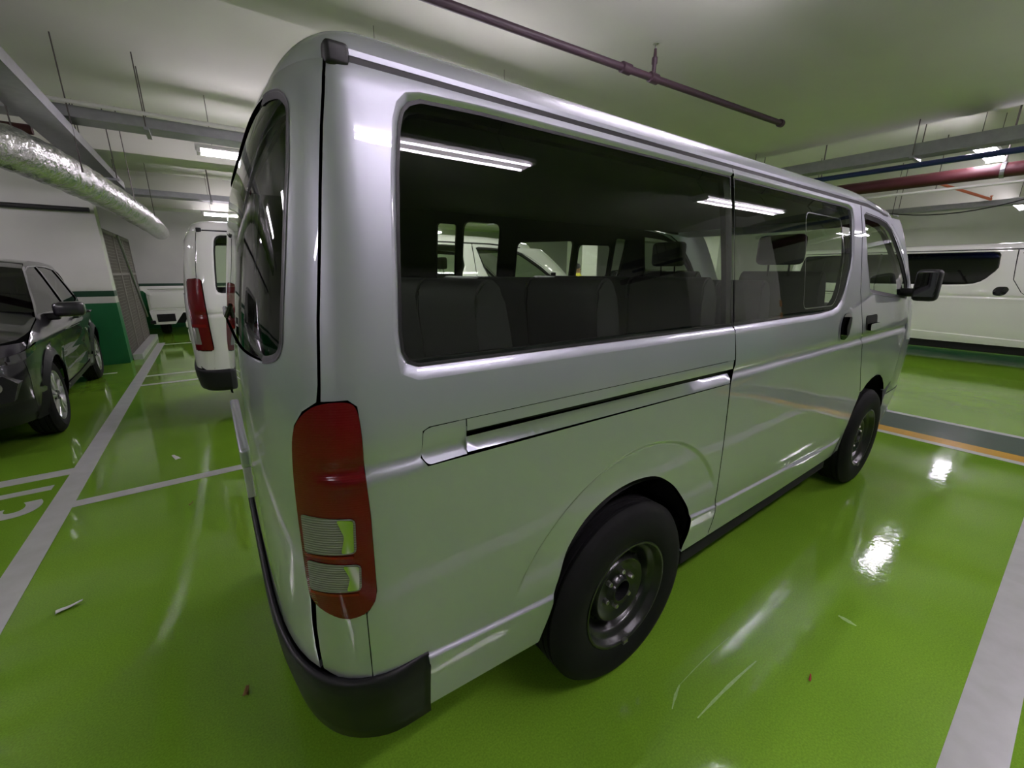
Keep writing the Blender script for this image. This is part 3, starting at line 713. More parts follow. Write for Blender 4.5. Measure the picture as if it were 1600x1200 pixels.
# ------------------------------------------------------------------ the hall
XA, XB, YA, YB, HC = -9., 17., -8., 13.4, 3.6
fl = MB().box(XA, XB, YA, YB, -.2, 0).build('floor', 'floor'); tag(fl, 'glossy lime green epoxy garage floor', kind='structure')
ce = MB().box(XA, XB, YA, YB, HC, HC + .2).build('ceiling', 'ceil'); tag(ce, 'pale painted concrete ceiling', kind='structure')
def wall(name, x0, x1, y0, y1, z0=0, z1=HC, bands=()):
    w = MB().box(x0, x1, y0, y1, z0, z1).build(name, 'wallw'); tag(w, kind='structure')
    for (a, b, m, nm) in ((0, 1.015, 'wallg', 'green_dado'), (1.12, 1.21, 'wallg2', 'green_band')) if bands else ():
        MB().box(x0 - .003, x1 + .003, y0 - .003, y1 + .003, a + .001, b).build(nm, m, w)
    return w
wall('wall_back', XA - .2, XA, YA, YB, bands=1)
wall('wall_front', XB, XB + .2, YA, YB, bands=1)
wall('wall_right', XA, XB, YA - .2, YA, bands=1)
wall('wall_left', XA, XB, YB, YB + .2, bands=1)
wall('wall_partition', XA + .02, -2.38, 7.83, 8.10, z1=HC - .002, bands=1)
for i, (x0, x1, y0, y1) in enumerate(((5.9, 7.2, -4.3, -3.35), (8.75, 9.45, 8.3, 9.0), (-5.6, -4.9, -5.2, -4.5), (11.6, 12.2, 5.4, 6.1), (0.6, 1.2, 9.8, 10.4))):
    c = wall('column', x0, x1, y0, y1, z1=HC - .002, bands=(i != 1))
    tag(c, ['square column with orange guard beside the aisle', 'concrete column behind the white van', 'column at the rear of the hall', 'far column across the aisle', 'column deep in the hall on the left'][i])
    if i == 0:
        for k in range(6): MB().box(x1 - .06, x1 + .012, y1 - .06, y1 + .012, .15 + k * .26, .28 + k * .26).build('orange_guard', 'orange_guard', c)
# beams
for i, (x0, x1, y0, y1, z) in enumerate(((-6.5, 6.53, -6.5, 2.32, 3.30), (XA, XB, 6.9, 7.5, 3.15), (XA, XB, 11.0, 11.7, 2.9), (12.4, 13.2, YA, 6.89, 2.95))):
    b = MB().box(x0 + .003, x1 - .003, y0, y1, z, HC - .001).build('beam', 'ceil'); tag(b, kind='structure')
# floor markings
def mark(name, x0, x1, y0, y1, m='line', h=.0025):
    return MB().box(x0, x1, y0, y1, .0004, h).build(name, m, fl)
mark('bay_line', -2.19, -2.06, -1.2, 10.2)
mark('bay_line', -2.06, 3.9, 2.035, 2.135)
mark('bay_line', -5.6, -2.19, 2.70, 2.83)
mark('bay_line', -2.06, 3.9, 5.74, 5.83); mark('bay_line', -2.06, 3.9, 6.38, 6.48)
mark('bay_line', -1.9, 3.95, -1.775, -1.64)
mark('bay_line', -2.06, 1.0, 9.85, 9.95)
mark('bay_line', -3.1, -2.45, 6.95, 7.02)
mark('aisle_line', 4.02, 4.10, YA + .3, 7.5); mark('aisle_yellow_line', 4.10, 4.28, YA + .3, 7.5, 'line_y')
mark('aisle_dark_band', 4.28, 4.87, YA + .3, 7.5, 'line_d', .002); mark('aisle_line', 4.87, 4.95, YA + .3, 7.5)
def text_mark(body, x, y, size):
    cu = bpy.data.curves.new('bay_number', 'FONT'); cu.body = body; cu.size = size; cu.extrude = .0012; cu.align_x = 'CENTER'; cu.offset = .012
    o = bpy.data.objects.new('tmp', cu); COL.objects.link(o); bpy.context.view_layer.update()
    me = bpy.data.meshes.new_from_object(o.evaluated_get(bpy.context.evaluated_depsgraph_get())); bpy.data.objects.remove(o)
    me.materials.clear(); t = link('bay_number', me, 'line', fl); t.location = (x, y, .0018); t.rotation_euler = (0, 0, -math.pi / 2)
    return t
text_mark('13', -2.66, 2.34, .60)
text_mark('12', -2.66, -.6, .60)

STREAKS = [((0.052, -1.12), (0.449, -1.134), 0.004, 0.006), ((0.007, -1.05), (0.11, -1.013), 0.004, 0.005), ((0.11, -1.013), (0.476, -1.012), 0.004, 0.0018), ((0.99, -1.241), (0.986, -1.308), 0, 0.012)]  # pale tapered streaks and one short blob on the floor
def streak(pts, w):
    P = [Vector((x, y, 0)) for x, y in pts]; m = MB(); L, R_ = [], []
    for i, p in enumerate(P):
        d = (P[min(i + 1, len(P) - 1)] - P[max(i - 1, 0)]).normalized(); nrm = Vector((-d.y, d.x, 0)); k = w * (.25 + .75 * math.sin(math.pi * (i + .4) / (len(P) - .2))) * random.uniform(.7, 1.2)
        L.append(m.bm.verts.new(p + nrm * k + Vector((0, 0, .0008)))); R_.append(m.bm.verts.new(p - nrm * k + Vector((0, 0, .0008))))
    for i in range(len(P) - 1): m.bm.faces.new((L[i], L[i + 1], R_[i + 1], R_[i]))
    m.build('streak_mark', 'streak', fl)
def curve(a, b, sag, n=9): return [(a[0] + (b[0] - a[0]) * t + sag * math.sin(math.pi * t), a[1] + (b[1] - a[1]) * t + sag * math.sin(math.pi * t)) for t in [k / (n - 1) for k in range(n)]]
for a, b, sg_, w in STREAKS: streak(curve(a, b, sg_), w)
# ------------------------------------------------------------------ vehicles
VAN = Body(1.0, dflare=-.010)
van = make_van('van', VAN, 'silver', (0, 0, 0), 0, 'large silver passenger van filling the middle of the bay', 'van', res=.035)
# rear-quarter extras: the hinged vent pane and a sticker on the sliding door glass
for o in list(van.children):
    if o.name.startswith('sliding_door') and not o.name.endswith('.001'):
        fm = lambda u, z: VAN.S(u, z, -1)
        vent = round_corners([(1.16, 1.335), (1.16, 1.775), (1.60, 1.775), (1.655, 1.60), (1.60, 1.40), (1.54, 1.335)], .04)
        a = resample(vent, .03); b = offset_poly(a, -.005)
        strip('vent_frame', VAN.conv(a), VAN.conv(b), fm, 'chrome', o, .010, .010)
        panel('sticker', VAN.conv([(1.62, 1.70), (1.62, 1.735), (1.72, 1.735), (1.72, 1.70)]), fm, 'paper', o, res=.05, inset=.0095, fold=.001)
LONG = Body(1.2, dflare=.004)
lv = make_van('van', LONG, 'white', (-.24, 4.05, 0), 0, 'white van parked in the next bay with tall red tail light', 'van', res=.06, style='long', glass='glass', seats=False)
rv = make_van('van', Body(1.36, dflare=.004), 'white', (10.2, 1.50, 0), -math.pi / 2, 'white van standing broadside across the aisle behind the mirror', 'van', res=.07, style='long', glass='glass_dark', seats=False, tint_back='glass_dark')

# ------------------------------------------------------------------ dark SUV
class SuvBody:
    ZW = [.2, .3, .5, .72, .9, 1.0, 1.08, 1.2, 1.5, 1.58, 1.65]; WW = [.84, .88, .91, .925, .92, .895, .845, .815, .72, .69, .63]
    def xf(s, z): return np.interp(z, [.25, .4, .6, .8, .92, 1.0, 1.06], [3.40, 3.52, 3.56, 3.53, 3.45, 3.2, 2.6])
    def xr(s, z): return np.interp(z, [.25, .5, .8, 1.1, 1.4, 1.6], [-.80, -.92, -.93, -.88, -.72, -.52])
    def S(s, x, z, sg=1):
        x = np.asarray(x, float); z = np.asarray(z, float); W = np.interp(z, s.ZW, s.WW)
        f = np.clip((x - 2.3) / (s.xf(z) - 2.3), 0, .9999); r = np.clip((.3 - x) / (.3 - s.xr(z)), 0, .9999)
        y = W * (1 - f ** 6) ** (1 / 5) * (1 - r ** 4) ** .25
        for cx in (0., 2.69):
            d = np.hypot(x - cx, z - .35); y = y + .025 * SM((.46 - d) / .02) * (z > .2)
        y = y + .012 * np.exp(-((z - .92) / .05) ** 2) - .02 * np.exp(-((z - .62) / .1) ** 2) * SM((x - .4) / .2) * SM((2.2 - x) / .2)
        return np.stack([x, sg * y, z], -1)
SV = SuvBody()
def make_suv(loc, rz, label, interior=True):
    root = empty('suv', loc, rz); tag(root, label, 'car', 'dark sport utility cars')
    cen = np.array([1.2, 0, .8])
    F1 = [(2.24, 1.10), (1.87, 1.32), (1.54, 1.505), (1.3, 1.55), (.90, 1.565), (.86, 1.09), (1.5, 1.085)]
    F2 = [(.78, 1.09), (.815, 1.565), (.4, 1.56), (.08, 1.53), (-.15, 1.14), (.1, 1.10)]
    F3 = [(-.23, 1.16), (0., 1.515), (-.26, 1.475), (-.60, 1.26), (-.56, 1.20)]
    def arch(cx, r): return [(cx + r * math.cos(t), .35 + r * math.sin(t)) for t in np.linspace(-.2, math.pi + .2, 17)]
    for sg in (-1, 1):
        f = lambda u, z, sg=sg: SV.S(u, z, sg)
        low = [(-.45, .30)] + [(x, z) for x, z in arch(0, .40)[::-1]] + [(.45, .27), (2.22, .27)] + arch(2.69, .40)[::-1] + [(3.15, .27), (3.25, .5), (3.27, .80), (3.1, .93), (2.85, 1.0), (2.6, 1.035), (2.42, 1.06), (2.30, 1.12), (1.92, 1.34), (1.57, 1.54), (1.3, 1.60), (.9, 1.63), (.4, 1.625), (-.10, 1.585), (-.50, 1.46), (-.75, 1.22), (-.84, 1.0), (-.86, .7), (-.84, .45), (-.72, .32)]
        b = panel('body_side', low, f, 'suvgrey', root, holes=[F1, F2, F3], res=.07, centre=cen)
        for F in (F1, F2, F3):
            panel('window_glass', F, f, 'glass_dark', b, res=.15, inset=.01, fold=.004, centre=cen)
            so = offset_poly(F, .014); si = offset_poly(F, -.002); strip('window_trim', so, si, f, 'chrome' if F is not F3 else 'gloss_black', b, -.002, .003, centre=cen)
        for cx in (0., 2.69):
            A = arch(cx, .475); Bq = arch(cx, .395); strip('wheel_arch_trim', A, Bq, f, 'black_plastic', b, -.008, -.012, closed=False, centre=cen)
            make_wheel(root, cx, sg * .815, sg, 'alloy', r=.355, style='alloy')
            th = np.linspace(-.15, math.pi + .15, 21); V = np.zeros((3, 21, 3))
            for i, (yy, r) in enumerate(((.90, .40), (.58, .41), (.58, .05))):
                V[i, :, 0] = cx + r * np.cos(th); V[i, :, 1] = sg * yy; V[i, :, 2] = np.maximum(.35 + r * np.sin(th), .22)
            grid('wheel_well', V, 'under', root)
        strip('sill_trim', [(.48, .36), (1.3, .34), (2.2, .36)], [(.46, .27), (1.3, .265), (2.22, .27)], f, 'black_plastic', b, -.008, -.006, closed=False, centre=cen)
        for xg in (.82, 2.02):
            A = [(xg + .006, z) for z in np.linspace(.40, 1.07, 12)]; Bq = [(xg, z) for z in np.linspace(.40, 1.07, 12)]; strip('door_gap', A, Bq, f, 'seal', b, -.001, -.001, closed=False, centre=cen)
        for xg in (.95, .0):
            p = SV.S(xg, .93, sg); MB().box(xg - .10, xg + .10, min(p[1] - .01, p[1] + sg * .04), max(p[1] + .01, p[1] + sg * .04), .955, .985, .012).build('door_handle', 'suvgrey', b, smooth=True)
        mm = MB().box(1.92, 2.10, min(sg * .92, sg * 1.16), max(sg * .92, sg * 1.16), 1.05, 1.20, .05).build('door_mirror', 'suvgrey', root, smooth=True)
        MB().box(1.97, 2.06, min(sg * .80, sg * .96), max(sg * .80, sg * .96), 1.02, 1.09, .02).build('mirror_arm', 'black_plastic', mm, smooth=True)
        # lamps at the nose
        hl = [(3.02, .86), (3.0, .91), (3.2, .87), (3.42, .835), (3.45, .78), (3.3, .79)]
        panel('headlight', hl, f, 'lamp_dark', root, res=.05, inset=-.006, fold=.02, centre=cen)
        MB().tube([(3.36, sg * .72, .62), (3.485, sg * .72, .62)], .045, 14).build('fog_light', 'clear_lens', root, smooth=True)
    # front end, bonnet, screens, roof
    yy = np.concatenate([np.linspace(0, .86, 9), [.9, .94, .97]]); fro = (1 - yy ** 5) ** (1 / 6)
    def nose(nm, za, zb, m, push=0., n=7):
        V = np.zeros((n, 2 * len(yy) + 3, 3))
        for i, z in enumerate(np.linspace(za, zb, n)):
            D = SV.xf(z) - 2.3; W = np.interp(z, SV.ZW, SV.WW); X = 2.3 + D * fro; ex = np.linspace(X[-1], 3.16, 3)[1:]
            Y = np.concatenate([yy, (1 - np.clip((ex - 2.3) / D, 0, 1) ** 6) ** (1 / 5)]) * W; X = np.concatenate([X, ex]) + push
            row = np.stack([X, Y, 0 * X + z], 1); V[i] = np.concatenate([(row * [1, -1, 1])[::-1], row[1:]])
        return grid(nm, V, m, root, centre=cen)
    nose('front_bumper', .26, .46, 'black_plastic'); nose('front_fascia', .46, .93, 'suvgrey')
    MB().box(3.46, 3.585, -.55, .55, .64, .78, .02).build('grille', 'gloss_black', root, smooth=True)
    MB().box(3.44, 3.57, -.62, .62, .36, .52, .03).build('lower_grille', 'black_plastic', root, smooth=True)
    for sg in (-1, 1):
        MB().prism([(sg * .50, .46), (sg * .80, .50), (sg * .85, .64), (sg * .78, .71), (sg * .50, .68)], 'x', 3.28, 3.475).build('fog_recess', 'black_plastic', root)
    V = np.zeros((9, 13, 3)); xs = np.linspace(2.26, 3.47, 9)
    for i, x in enumerate(xs):
        z = np.interp(x, [2.26, 2.5, 2.85, 3.1, 3.3, 3.47], [1.10, 1.055, 1.005, .965, .93, .90]); e = abs(SV.S(min(x, 3.28), z, 1)[1]) if x < 3.3 else .62 * (1 - ((x - 3.28) / .5) ** 2) + .08
        t = np.linspace(-1, 1, 13); V[i] = np.stack([0 * t + x, t * e, z + .07 * (1 - t ** 4) * np.interp(x, [2.26, 3.2, 3.47], [1, .8, 0])], 1)
    grid('bonnet', V, 'suvgrey', root, centre=cen)
    def sheet(nm, pts, m, bul=.03):
        V = np.zeros((len(pts), 11, 3)); t = np.linspace(-1, 1, 11)
        for i, (x, z) in enumerate(pts):
            e = abs(float(SV.S(np.array(x), np.array(z), 1)[1])); V[i] = np.stack([x + bul * (1 - t ** 2), t * e, z + .03 * (1 - t ** 4)], 1)
        return grid(nm, V, m, root, centre=cen)
    sheet('windscreen', [(2.30, 1.12), (1.92, 1.34), (1.57, 1.54)], 'glass_dark', .06)
    sheet('roof', [(1.57, 1.54), (1.3, 1.60), (.9, 1.63), (.4, 1.625), (-.10, 1.585), (-.50, 1.46)], 'suvgrey', 0)
    sheet('rear_glass', [(-.50, 1.46), (-.75, 1.22)], 'glass_dark', -.05)
    sheet('tailgate', [(-.75, 1.22), (-.84, 1.0), (-.86, .7), (-.84, .45), (-.72, .32)], 'suvgrey', -.06)
    MB().box(-.70, 3.1, -.58, .58, .25, .40).build('underbody', 'under', root)
    MB().box(-.6, 2.0, -.70, .70, .40, .60).build('cabin_floor', 'under', root)
    for x in (.15, 1.05):
        for y in (-.38, .38): make_front_seat(root, x, y, 'seat_dark').location = (0, 0, -.28)
    return root
SUVL = math.radians(-87.2)
make_suv((-3.479, 6.696, 0), SUVL, 'dark grey sport utility car beside the green painted wall')

# ------------------------------------------------------------------ white utility truck bed far left
tr = empty('utility_truck', (-1.97, 11.55, 0)); tag(tr, 'white flatbed utility truck tail against the green far wall', 'truck')
tr.rotation_euler = (0, 0, 0)
body = MB().box(-.34, .9, -.25, 1.2, .62, 1.12, .02).build('cargo_bed', 'white', tr, smooth=True)
MB().box(-.42, .95, -.29, -.25, 1.12, 1.19, .012).build('bed_rim', 'white', body, smooth=True)
MB().prism([(-.42, 1.14), (-.30, 1.14), (-.24, .98), (-.30, 1.0)], 'y', -.30, -.26).build('corner_brace', 'white', body)
MB().box(-.30, .88, -.262, -.25, .68, 1.07, .01).build('tailboard', 'white', body, smooth=True)
MB().prism([(-.34, .62), (.40, .62), (.40, .56), (.28, .56), (.10, .30), (-.30, .30)], 'y', -.26, -.20).build('bumper_frame', 'white', tr)
MB().box(-.22, .12, -.268, -.25, .36, .54).build('frame_opening', 'under', tr)
MB().box(-.36, -.26, -.30, -.18, .32, .40, .01).build('rubber_stop', 'black_plastic', tr)
for s in (-.15, .75):
    w = make_wheel(tr, s, 0, 1, 'alloy', r=.27, style='alloy'); w.rotation_euler = (0, 0, math.pi / 2); w.location = (s, .55, .27); w.scale = (.9, .9, .9); w.location.z = .243
MB().box(-.15, .75, .45, .65, .25, .62).build('axle', 'under', tr)

# ------------------------------------------------------------------ cage of mesh panels beside the partition wall
cg = empty('mesh_screen', (-2.40, 8.12, 0)); tag(cg, 'grey wire mesh screen running back from the partition wall end', 'screen')
for k in range(3):
    y0 = k * 1.02 - .01
    MB().box(-.02, .02, y0, y0 + .04, .02, 2.2).box(-.02, .02, y0 + .96, y0 + 1.0, .02, 2.2).box(-.02, .02, y0 + .04, y0 + .96, .02, .08).box(-.02, .02, y0 + .04, y0 + .96, 2.14, 2.2).box(-.02, .02, y0 + .04, y0 + .96, 1.45, 1.49).build('screen_frame', 'mesh', cg)
    m = MB()
    for q in range(18): yy = y0 + .05 + q * .053; m.tube([(0, yy, .08), (0, yy, 2.14)], .0035, 4)
    for q in range(38): zz = .10 + q * .054; m.tube([(0, y0 + .04, zz), (0, y0 + .96, zz)], .0035, 4)
    w = m.build('wire_grid', 'mesh', cg); w['kind'] = 'stuff'
MB().box(.03, .16, 0, 3.0, 0.001, .10).build('kerb', 'line', cg)
MB().tube([(.09, .9, 2.15), (.09, 2.6, .55)], .022, 8).build('leaning_pipe', 'galv', cg)

# ------------------------------------------------------------------ lamps
def lamp(x, y, z, along='x', L=1.5, label='', rod=True):
    hw = .125 if y < -2 else .082
    e = empty('ceiling_lamp', (x, y, z), 0 if along == 'x' else math.pi / 2); tag(e, label, 'lamp')
    MB().box(-L / 2 - .03, L / 2 + .03, -hw, hw, .0, .05, .008).build('batten', 'batten', e)
    for s in (-TUBE_GAP, TUBE_GAP):
        MB().tube([(-L / 2 + .02, s, -.035), (L / 2 - .02, s, -.035)], .014, 10).build('tube', 'tube', e)
    for s in (-1, 1): MB().box(s * L / 2 - .02, s * L / 2 + .02, -.10, .10, -.05, .0, .004).build('socket', 'batten', e)
    top = 3.3 if (-6.5 < x < 6.5 and -6.5 < y < 2.3) else HC
    if rod and z + .06 < top:
        for s in (-.4, .4): MB().tube([(s * L, 0, .05), (s * L, 0, top - z - .001)], .002 if y == 2.0 else .004, 6).build('hanger_rod', 'rod', e)
    return e
LAMPS = [
    (.28, -2.38, 2.955, 'x', 'twin tube lamp above the right bay line, reflected in the quarter window'),
    (4.4, -2.39, 2.955, 'x', 'twin tube lamp reflected in the sliding door window'),
    (7.45, -.36, 3.06, 'x', 'bright twin tube lamp above the cable tray on the right'),
    (12.0, -.35, 2.80, 'x', 'twin tube lamp at the right edge beyond the maroon pipe'),
    (1.45, -.45, 3.16, 'x', 'twin tube lamp straight above the silver van, out of view'),
    (-.20, 5.30, 2.98, 'x', 'twin tube lamp under the long cable tray above the white van'),
    (-.20, 10.6, 2.80, 'x', 'small far twin tube lamp deep behind the white van roof'),
    (4.5, 5.3, 2.98, 'x', 'added twin tube fill lamp over the front of the white van'),  # unseen fill, added to light the left-hand vans
    (-4.6, 1.2, 2.95, 'x', 'added twin tube fill lamp over the bay marked thirteen'),  # out of frame, added for illumination of the left side
    (-4.6, 3.3, 2.90, 'x', 'added twin tube fill lamp left of the frame before the dark car'),  # added outside the frame to brighten the partition wall
    (-4.4, -2.72, 2.95, 'x', 'added twin tube fill lamp behind the camera'),  # added behind the view for general illumination
    (.8, 2.0, 2.62, 'x', 'twin tube lamp hidden behind the silver van roof'),
    (9.3, -2.74, 2.95, 'x', 'twin tube lamp over the aisle on the right'),
    (9.2, 5.3, 2.90, 'x', 'added twin tube fill lamp over the aisle beyond the white vans'),  # added for illumination, no known source here
    (6.6, 6.2, 2.95, 'x', 'added twin tube fill lamp near the plain concrete column'),  # added to lift the column seen through the windows
    (9.6, 6.9, 2.60, 'y', 'added twin tube fill lamp beside the plain concrete column'),  # second added fill, aimed at the same dark column
    (1.2, 7.4, 2.90, 'x', 'added twin tube fill lamp behind the white van, hidden by the silver van'),  # added out of sight to brighten the far left area
    (14.6, 3.0, 2.80, 'x', 'far twin tube lamp behind the broadside white van'),
    (14.6, -2.7, 2.80, 'x', 'far twin tube lamp past the right edge'),
    (4.4, 11.0, 2.75, 'x', 'far twin tube lamp over the deep left bays'),
    (-5.2, 5.9, 2.95, 'y', 'twin tube lamp over the dark sport utility car'),
]
for x, y, z, al, lb in LAMPS: lamp(x, y, z, al, L=1.9 if x == 4.4 and y < 0 else 1.5, label=lb)

# ------------------------------------------------------------------ trays, pipes, duct
def tray(p0, p1, w, h, label, m='galv', rods=None):
    p0 = Vector(p0); p1 = Vector(p1); L = (p1 - p0).length; a = math.atan2(p1.y - p0.y, p1.x - p0.x)
    e = empty('cable_tray', p0, a); tag(e, label, 'cable tray')
    MB().box(0, L, -w / 2, w / 2, 0, .004).build('tray_base', m, e)
    for s in (-1, 1): MB().box(0, L, s * w / 2 - .003, s * w / 2 + .003, 0, h).build('tray_side', m, e)
    c = MB(); n = 5
    for k in range(n): yy = (k - (n - 1) / 2) * w * .16; c.tube([(0.01, yy, .022 + .006 * (k % 2)), (L - .01, yy, .022)], .014, 6)
    c.build('cables', 'cable', e)
    top = HC - p0.z - .005
    if True:
        for xx in (rods or [.6 + k * 2.2 for k in range(int(L // 2.2) + 1)]):
            if xx < L:
                MB().box(xx - .02, xx + .02, -w / 2 - .05, w / 2 + .05, -.03, -.002).build('bracket', 'galv', e)
                for s in (-1, 1): MB().tube([(xx, s * (w / 2 + .03), -.03), (xx, s * (w / 2 + .03), top)], .006, 6).build('hanger_rod', 'rod', e)
    return e
tray((-8, 4.62, 2.94), (12, 4.62, 2.94), .30, .10, 'long grey cable tray running across the upper left', rods=[1., 3., 6.62, 10.5, 14., 18.])
tray((-2.05, -1.0, 2.75), (-2.05, 7.6, 2.75), .24, .10, 'grey cable tray crossing diagonally over the dark car', rods=[.5, 2.6, 7.6])
tray((-8, 9.05, 2.86), (9, 9.05, 2.86), .30, .10, 'far grey cable tray behind the insulated duct')
tray((6.36, -6, 2.90), (6.36, 2.3, 2.90),   .24, .14, 'grey cable tray past the ceiling drop on the right', rods=[1., 4.2, 6.1, 8.])
tray((10.6, -6, 2.66), (10.6, 8, 2.66), .30, .09, 'darker cable tray above the broadside white van')
def pipe(name, pts, r, m, label, cat='pipe', n=14, hang=()):
    e = empty(name, (0, 0, 0)); tag(e, label, cat)
    MB().tube(pts, r, n).build('pipe_run', m, e, smooth=True)
    return e
p = pipe('conduit', [(-8, 4.35, 3.04), (12, 4.35, 3.04)], .018, 'pipe_white', 'thin pale conduit above the long cable tray')
p = pipe('water_pipe', [(6.66, -6, 2.86), (6.66, 2.3, 2.86)], .035, 'pipe_blue', 'blue pipe between cable tray and maroon pipe')
p = pipe('fire_pipe', [(7.45, -7, 2.78), (7.45, 8.2, 2.78)], .088, 'pipe_maroon', 'thick maroon pipe hanging across the right side')
for yy in (-2.6, -.55, 1.5, 3.5): MB().tube([(7.45, yy, 2.87), (7.45, yy, 3.595)], .01, 6).build('hanger_rod', 'rod', p); MB().lathe([(.09, -.02), (.098, -.02), (.098, .02), (.09, .02)], c=(7.45, yy, 2.78), n=18, close=True).build('clamp', 'galv', p)
p = pipe('conduit', [(8.7, -7, 2.79), (8.7, 8.5, 2.79)], .022, 'pipe_white', 'thin white conduit beyond the maroon pipe')
for yy in (-1.1, .3, 2.0): MB().tube([(8.7, yy, 2.8), (8.7, yy, 3.595)], .006, 6).build('hanger_rod', 'rod', p)
p = pipe('branch_pipe', [(9.2, .35, 2.95), (10.2, -.15, 2.74), (10.2, -.15, 2.80)], .022, 'orange', 'short orange branch pipe near the right van roof')
p = pipe('fire_pipe', [(-8, 5.5, 2.99), (-2.4, 5.5, 2.99)], .05, 'pipe_maroon', 'maroon pipe at the far left edge')
p = pipe('wall_pipe', [(-8.8, 7.76, 2.46), (-2.42, 7.76, 2.43)], .035, 'cable', 'black pipe along the top of the partition wall')
p = pipe('sagging_cable', [(9.6 + 0 * k, 1.3 - k * .2, 2.5 + .16 * ((k - 5) / 5) ** 2) for k in range(12)], .009, 'cable', 'black cable sagging above the broadside van', 'cable')
p = pipe('sprinkler_pipe', [(-1.5, 1.047, 3.0), (.19, .937, 3.0), (1.878, .832, 3.0), (3.955, .691, 3.0)], .026, 'pipe_dark', 'dark maroon sprinkler pipe under the ceiling above the silver van')
MB().lathe([(.0, -.02), (.036, -.02), (.036, .03), (.0, .03)], c=(3.97, .69, 3.0), axis='x', n=14).build('end_cap', 'pipe_dark', p, smooth=True)
for (x, y) in ((2.03, .822), (1.72, .841)): MB().lathe([(.026, -.05), (.037, -.045), (.037, .045), (.026, .05)], c=(x, y, 3.0), axis='x', n=14).build('coupling', 'pipe_dark', p, smooth=True)
MB().tube([(2.03, .822, 3.02), (2.03, .822, 3.09), (2.03, .822, 3.10), (2.03, .822, 3.14), (2.03, .822, 3.15), (2.03, .822, 3.20)], [.016, .016, .022, .022, .013, .010], 10).build('sprinkler_riser', 'pipe_dark', p, smooth=True)
MB().lathe([(.0, 3.235), (.022, 3.235), (.022, 3.230), (.004, 3.229), (.004, 3.20)], c=(2.03, .822, 0), axis='z', n=12).build('sprinkler_head', 'nut', p)
for x, y in ((-1.3, 1.034),): MB().tube([(x, y, 3.02), (x, y, 3.295)], .005, 6).build('hanger_rod', 'rod', p)
# insulated duct
e = empty('air_duct', (0, 0, 0)); tag(e, 'foil wrapped round air duct sagging along the left', 'duct')
dp = [(-6.0, 3.9, 2.62), (-3.4, 3.92, 2.62), (-2.75, 4.05, 2.62), (-2.42, 4.5, 2.61), (-2.28, 5.2, 2.60), (-2.16, 6.2, 2.58), (-2.05, 7.6, 2.57), (-1.98, 9.2, 2.55), (-1.93, 11.6, 2.55), (-1.93, 13.35, 2.55)]
dp = [(-1.11 + (x + 1.11) * .864, -1.63 + (y + 1.63) * .864, 1.5 + (z - 1.5) * .864) for x, y, z in dp]
pts = []
for a, b in zip(dp, dp[1:]):
    for k in range(8): t = k / 8; pts.append(tuple(Vector(a).lerp(Vector(b), t)))
pts.append(dp[-1])
rr = [.165 + .012 * math.sin(i * 2.1) + .006 * random.random() for i in range(len(pts))]
MB().tube(pts, rr, 24).build('duct_wrap', 'foil', e, smooth=True)
for (x, y) in ((-4.2, 3.15), (-2.13, 4.4), (-1.95, 6.4), (-1.87, 8.2)):
    for s in (-.2, .2): MB().tube([(x + (s if y > 4 else 0), y + (0 if y > 4 else s), 2.44), (x + (s if y > 4 else 0), y + (0 if y > 4 else s), 3.595)], .006, 6).build('hanger_rod', 'rod', e)

# ------------------------------------------------------------------ litter on the floor
def scrap(name, x, y, w, h, rz, m, label, cat):
    V = np.zeros((4, 6, 3))
    for i in range(4):
        for j in range(6): V[i, j] = (-w / 2 + w * j / 5, (-h / 2 + h * i / 3) * (1 - .5 * j / 5), .004 + .006 * random.random() + .012 * (j / 5) ** 2)
    o = grid(name, V, m); md = o.modifiers.new('solid', 'SOLIDIFY'); md.thickness = .0012
    o.location = (x, y, 0); o.rotation_euler = (0, 0, rz); tag(o, label, cat)
scrap('paper_scrap', -1.855, .848, .09, .035, .15, 'paper', 'torn white paper scrap on the green floor by the long line', 'litter')
scrap('paper_scrap', -1.543, 2.592, .09, .04, 2.0, 'paper', 'tiny white paper scrap beyond the cross line', 'litter')
scrap('plastic_scrap', .533, -1.29, .022, .008, .3, 'red_bit', 'tiny red plastic scrap near the right bay line', 'litter')
scrap('leaf', -1.22, -.10, .03, .02, 1.2, 'leaf_bit', 'small dry brown leaf beside the rear bumper', 'litter')
scrap('leaf', -1.42, 1.62, .025, .012, .4, 'leaf_bit', 'tiny brown leaf near the bay cross line behind the van', 'litter')

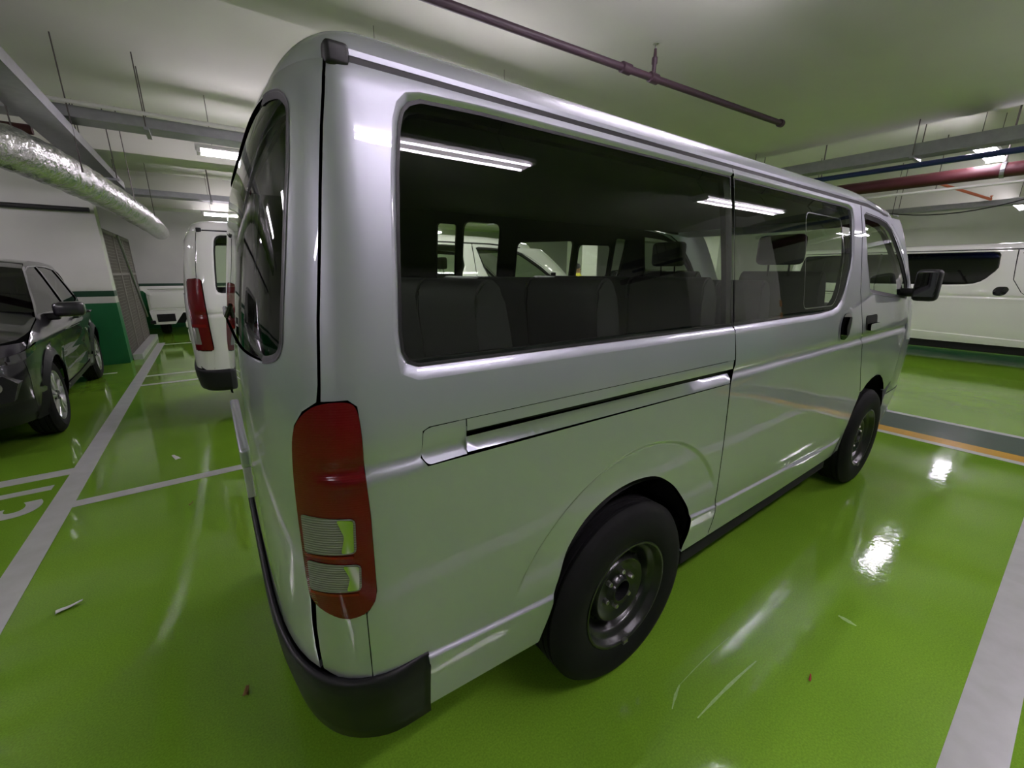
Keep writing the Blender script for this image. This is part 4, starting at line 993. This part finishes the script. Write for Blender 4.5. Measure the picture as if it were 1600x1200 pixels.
# ------------------------------------------------------------------ person far behind, seen through the windows
def person(x, y, rz):
    me = bpy.data.meshes.new('person')
    J = {'pel': (0, 0, .95), 'bel': (0, 0, 1.12), 'che': (0, .0, 1.34), 'nek': (0, 0, 1.49), 'hea': (0, .01, 1.58), 'top': (0, .01, 1.70)}
    for s, n in ((-1, 'r'), (1, 'l')):
        J.update({n + 'sh': (s * .18, 0, 1.42), n + 'el': (s * .24, -.02, 1.14), n + 'wr': (s * .25, .06, .90), n + 'ha': (s * .25, .09, .80), n + 'hp': (s * .09, 0, .92), n + 'kn': (s * .10, .02, .50), n + 'an': (s * .10, -.02, .09), n + 'to': (s * .11, .14, .04)})
    K = list(J); R_ = {'pel': .13, 'bel': .125, 'che': .145, 'nek': .055, 'hea': .085, 'top': .075}
    for n in 'rl': R_.update({n + 'sh': .06, n + 'el': .045, n + 'wr': .03, n + 'ha': .035, n + 'hp': .09, n + 'kn': .06, n + 'an': .045, n + 'to': .04})
    E_ = [('pel', 'bel'), ('bel', 'che'), ('che', 'nek'), ('nek', 'hea'), ('hea', 'top')]
    for n in 'rl': E_ += [('che', n + 'sh'), (n + 'sh', n + 'el'), (n + 'el', n + 'wr'), (n + 'wr', n + 'ha'), ('pel', n + 'hp'), (n + 'hp', n + 'kn'), (n + 'kn', n + 'an'), (n + 'an', n + 'to')]
    me.from_pydata([J[k] for k in K], [(K.index(a), K.index(b)) for a, b in E_], [])
    o = bpy.data.objects.new('person', me); COL.objects.link(o)
    sk = o.modifiers.new('skin', 'SKIN')
    for i, k in enumerate(K): me.skin_vertices[0].data[i].radius = (R_[k], R_[k] * (.75 if k in ('pel', 'bel', 'che') else 1)); me.skin_vertices[0].data[i].use_root = (k == 'pel')
    o.modifiers.new('sub', 'SUBSURF').levels = 2; o.modifiers['sub'].render_levels = 2
    m = bpy.data.materials.new('figure'); m.use_nodes = True; nt = m.node_tree; b = nt.nodes['Principled BSDF']; b.inputs['Roughness'].default_value = .8
    tc = nt.nodes.new('ShaderNodeTexCoord'); sp = nt.nodes.new('ShaderNodeSeparateXYZ'); cr = nt.nodes.new('ShaderNodeValToRGB'); dv = nt.nodes.new('ShaderNodeMath'); dv.operation = 'DIVIDE'; dv.inputs[1].default_value = 2.
    nt.links.new(tc.outputs['Object'], sp.inputs[0]); nt.links.new(sp.outputs[2], dv.inputs[0]); nt.links.new(dv.outputs[0], cr.inputs[0]); nt.links.new(cr.outputs[0], b.inputs['Base Color'])
    cr.color_ramp.interpolation = 'CONSTANT'; el = cr.color_ramp.elements
    el[0].position = 0; el[0].color = (.02, .02, .03, 1); el[1].position = .48; el[1].color = (.62, .56, .05, 1)
    e3 = el.new(.745); e3.color = (.26, .15, .09, 1)
    me.materials.append(m)
    MB().lathe([(.0, .115), (.05, .105), (.085, .06), (.095, .01), (.09, -.04), (.075, -.05)], axis='z', n=16).build('hair', 'hair', o, smooth=True).location = (0, -.012, 1.665)
    for s in (-1, 1): MB().lathe([(0, .0), (.012, .004), (.012, .02), (0, .024)], axis='y', n=8).build('eye', 'hair', o).location = (s * .03, .075, 1.60)
    o.location = (x, y, 0); o.rotation_euler = (0, 0, rz)
    tag(o, 'person in a yellow top standing far off, seen through the van windows', 'person')
person(8.25, 7.95, math.radians(200))
make_suv((13.2, 10.2, 0), math.radians(-90), 'dark parked car deep in the hall, seen through the silver van windows')
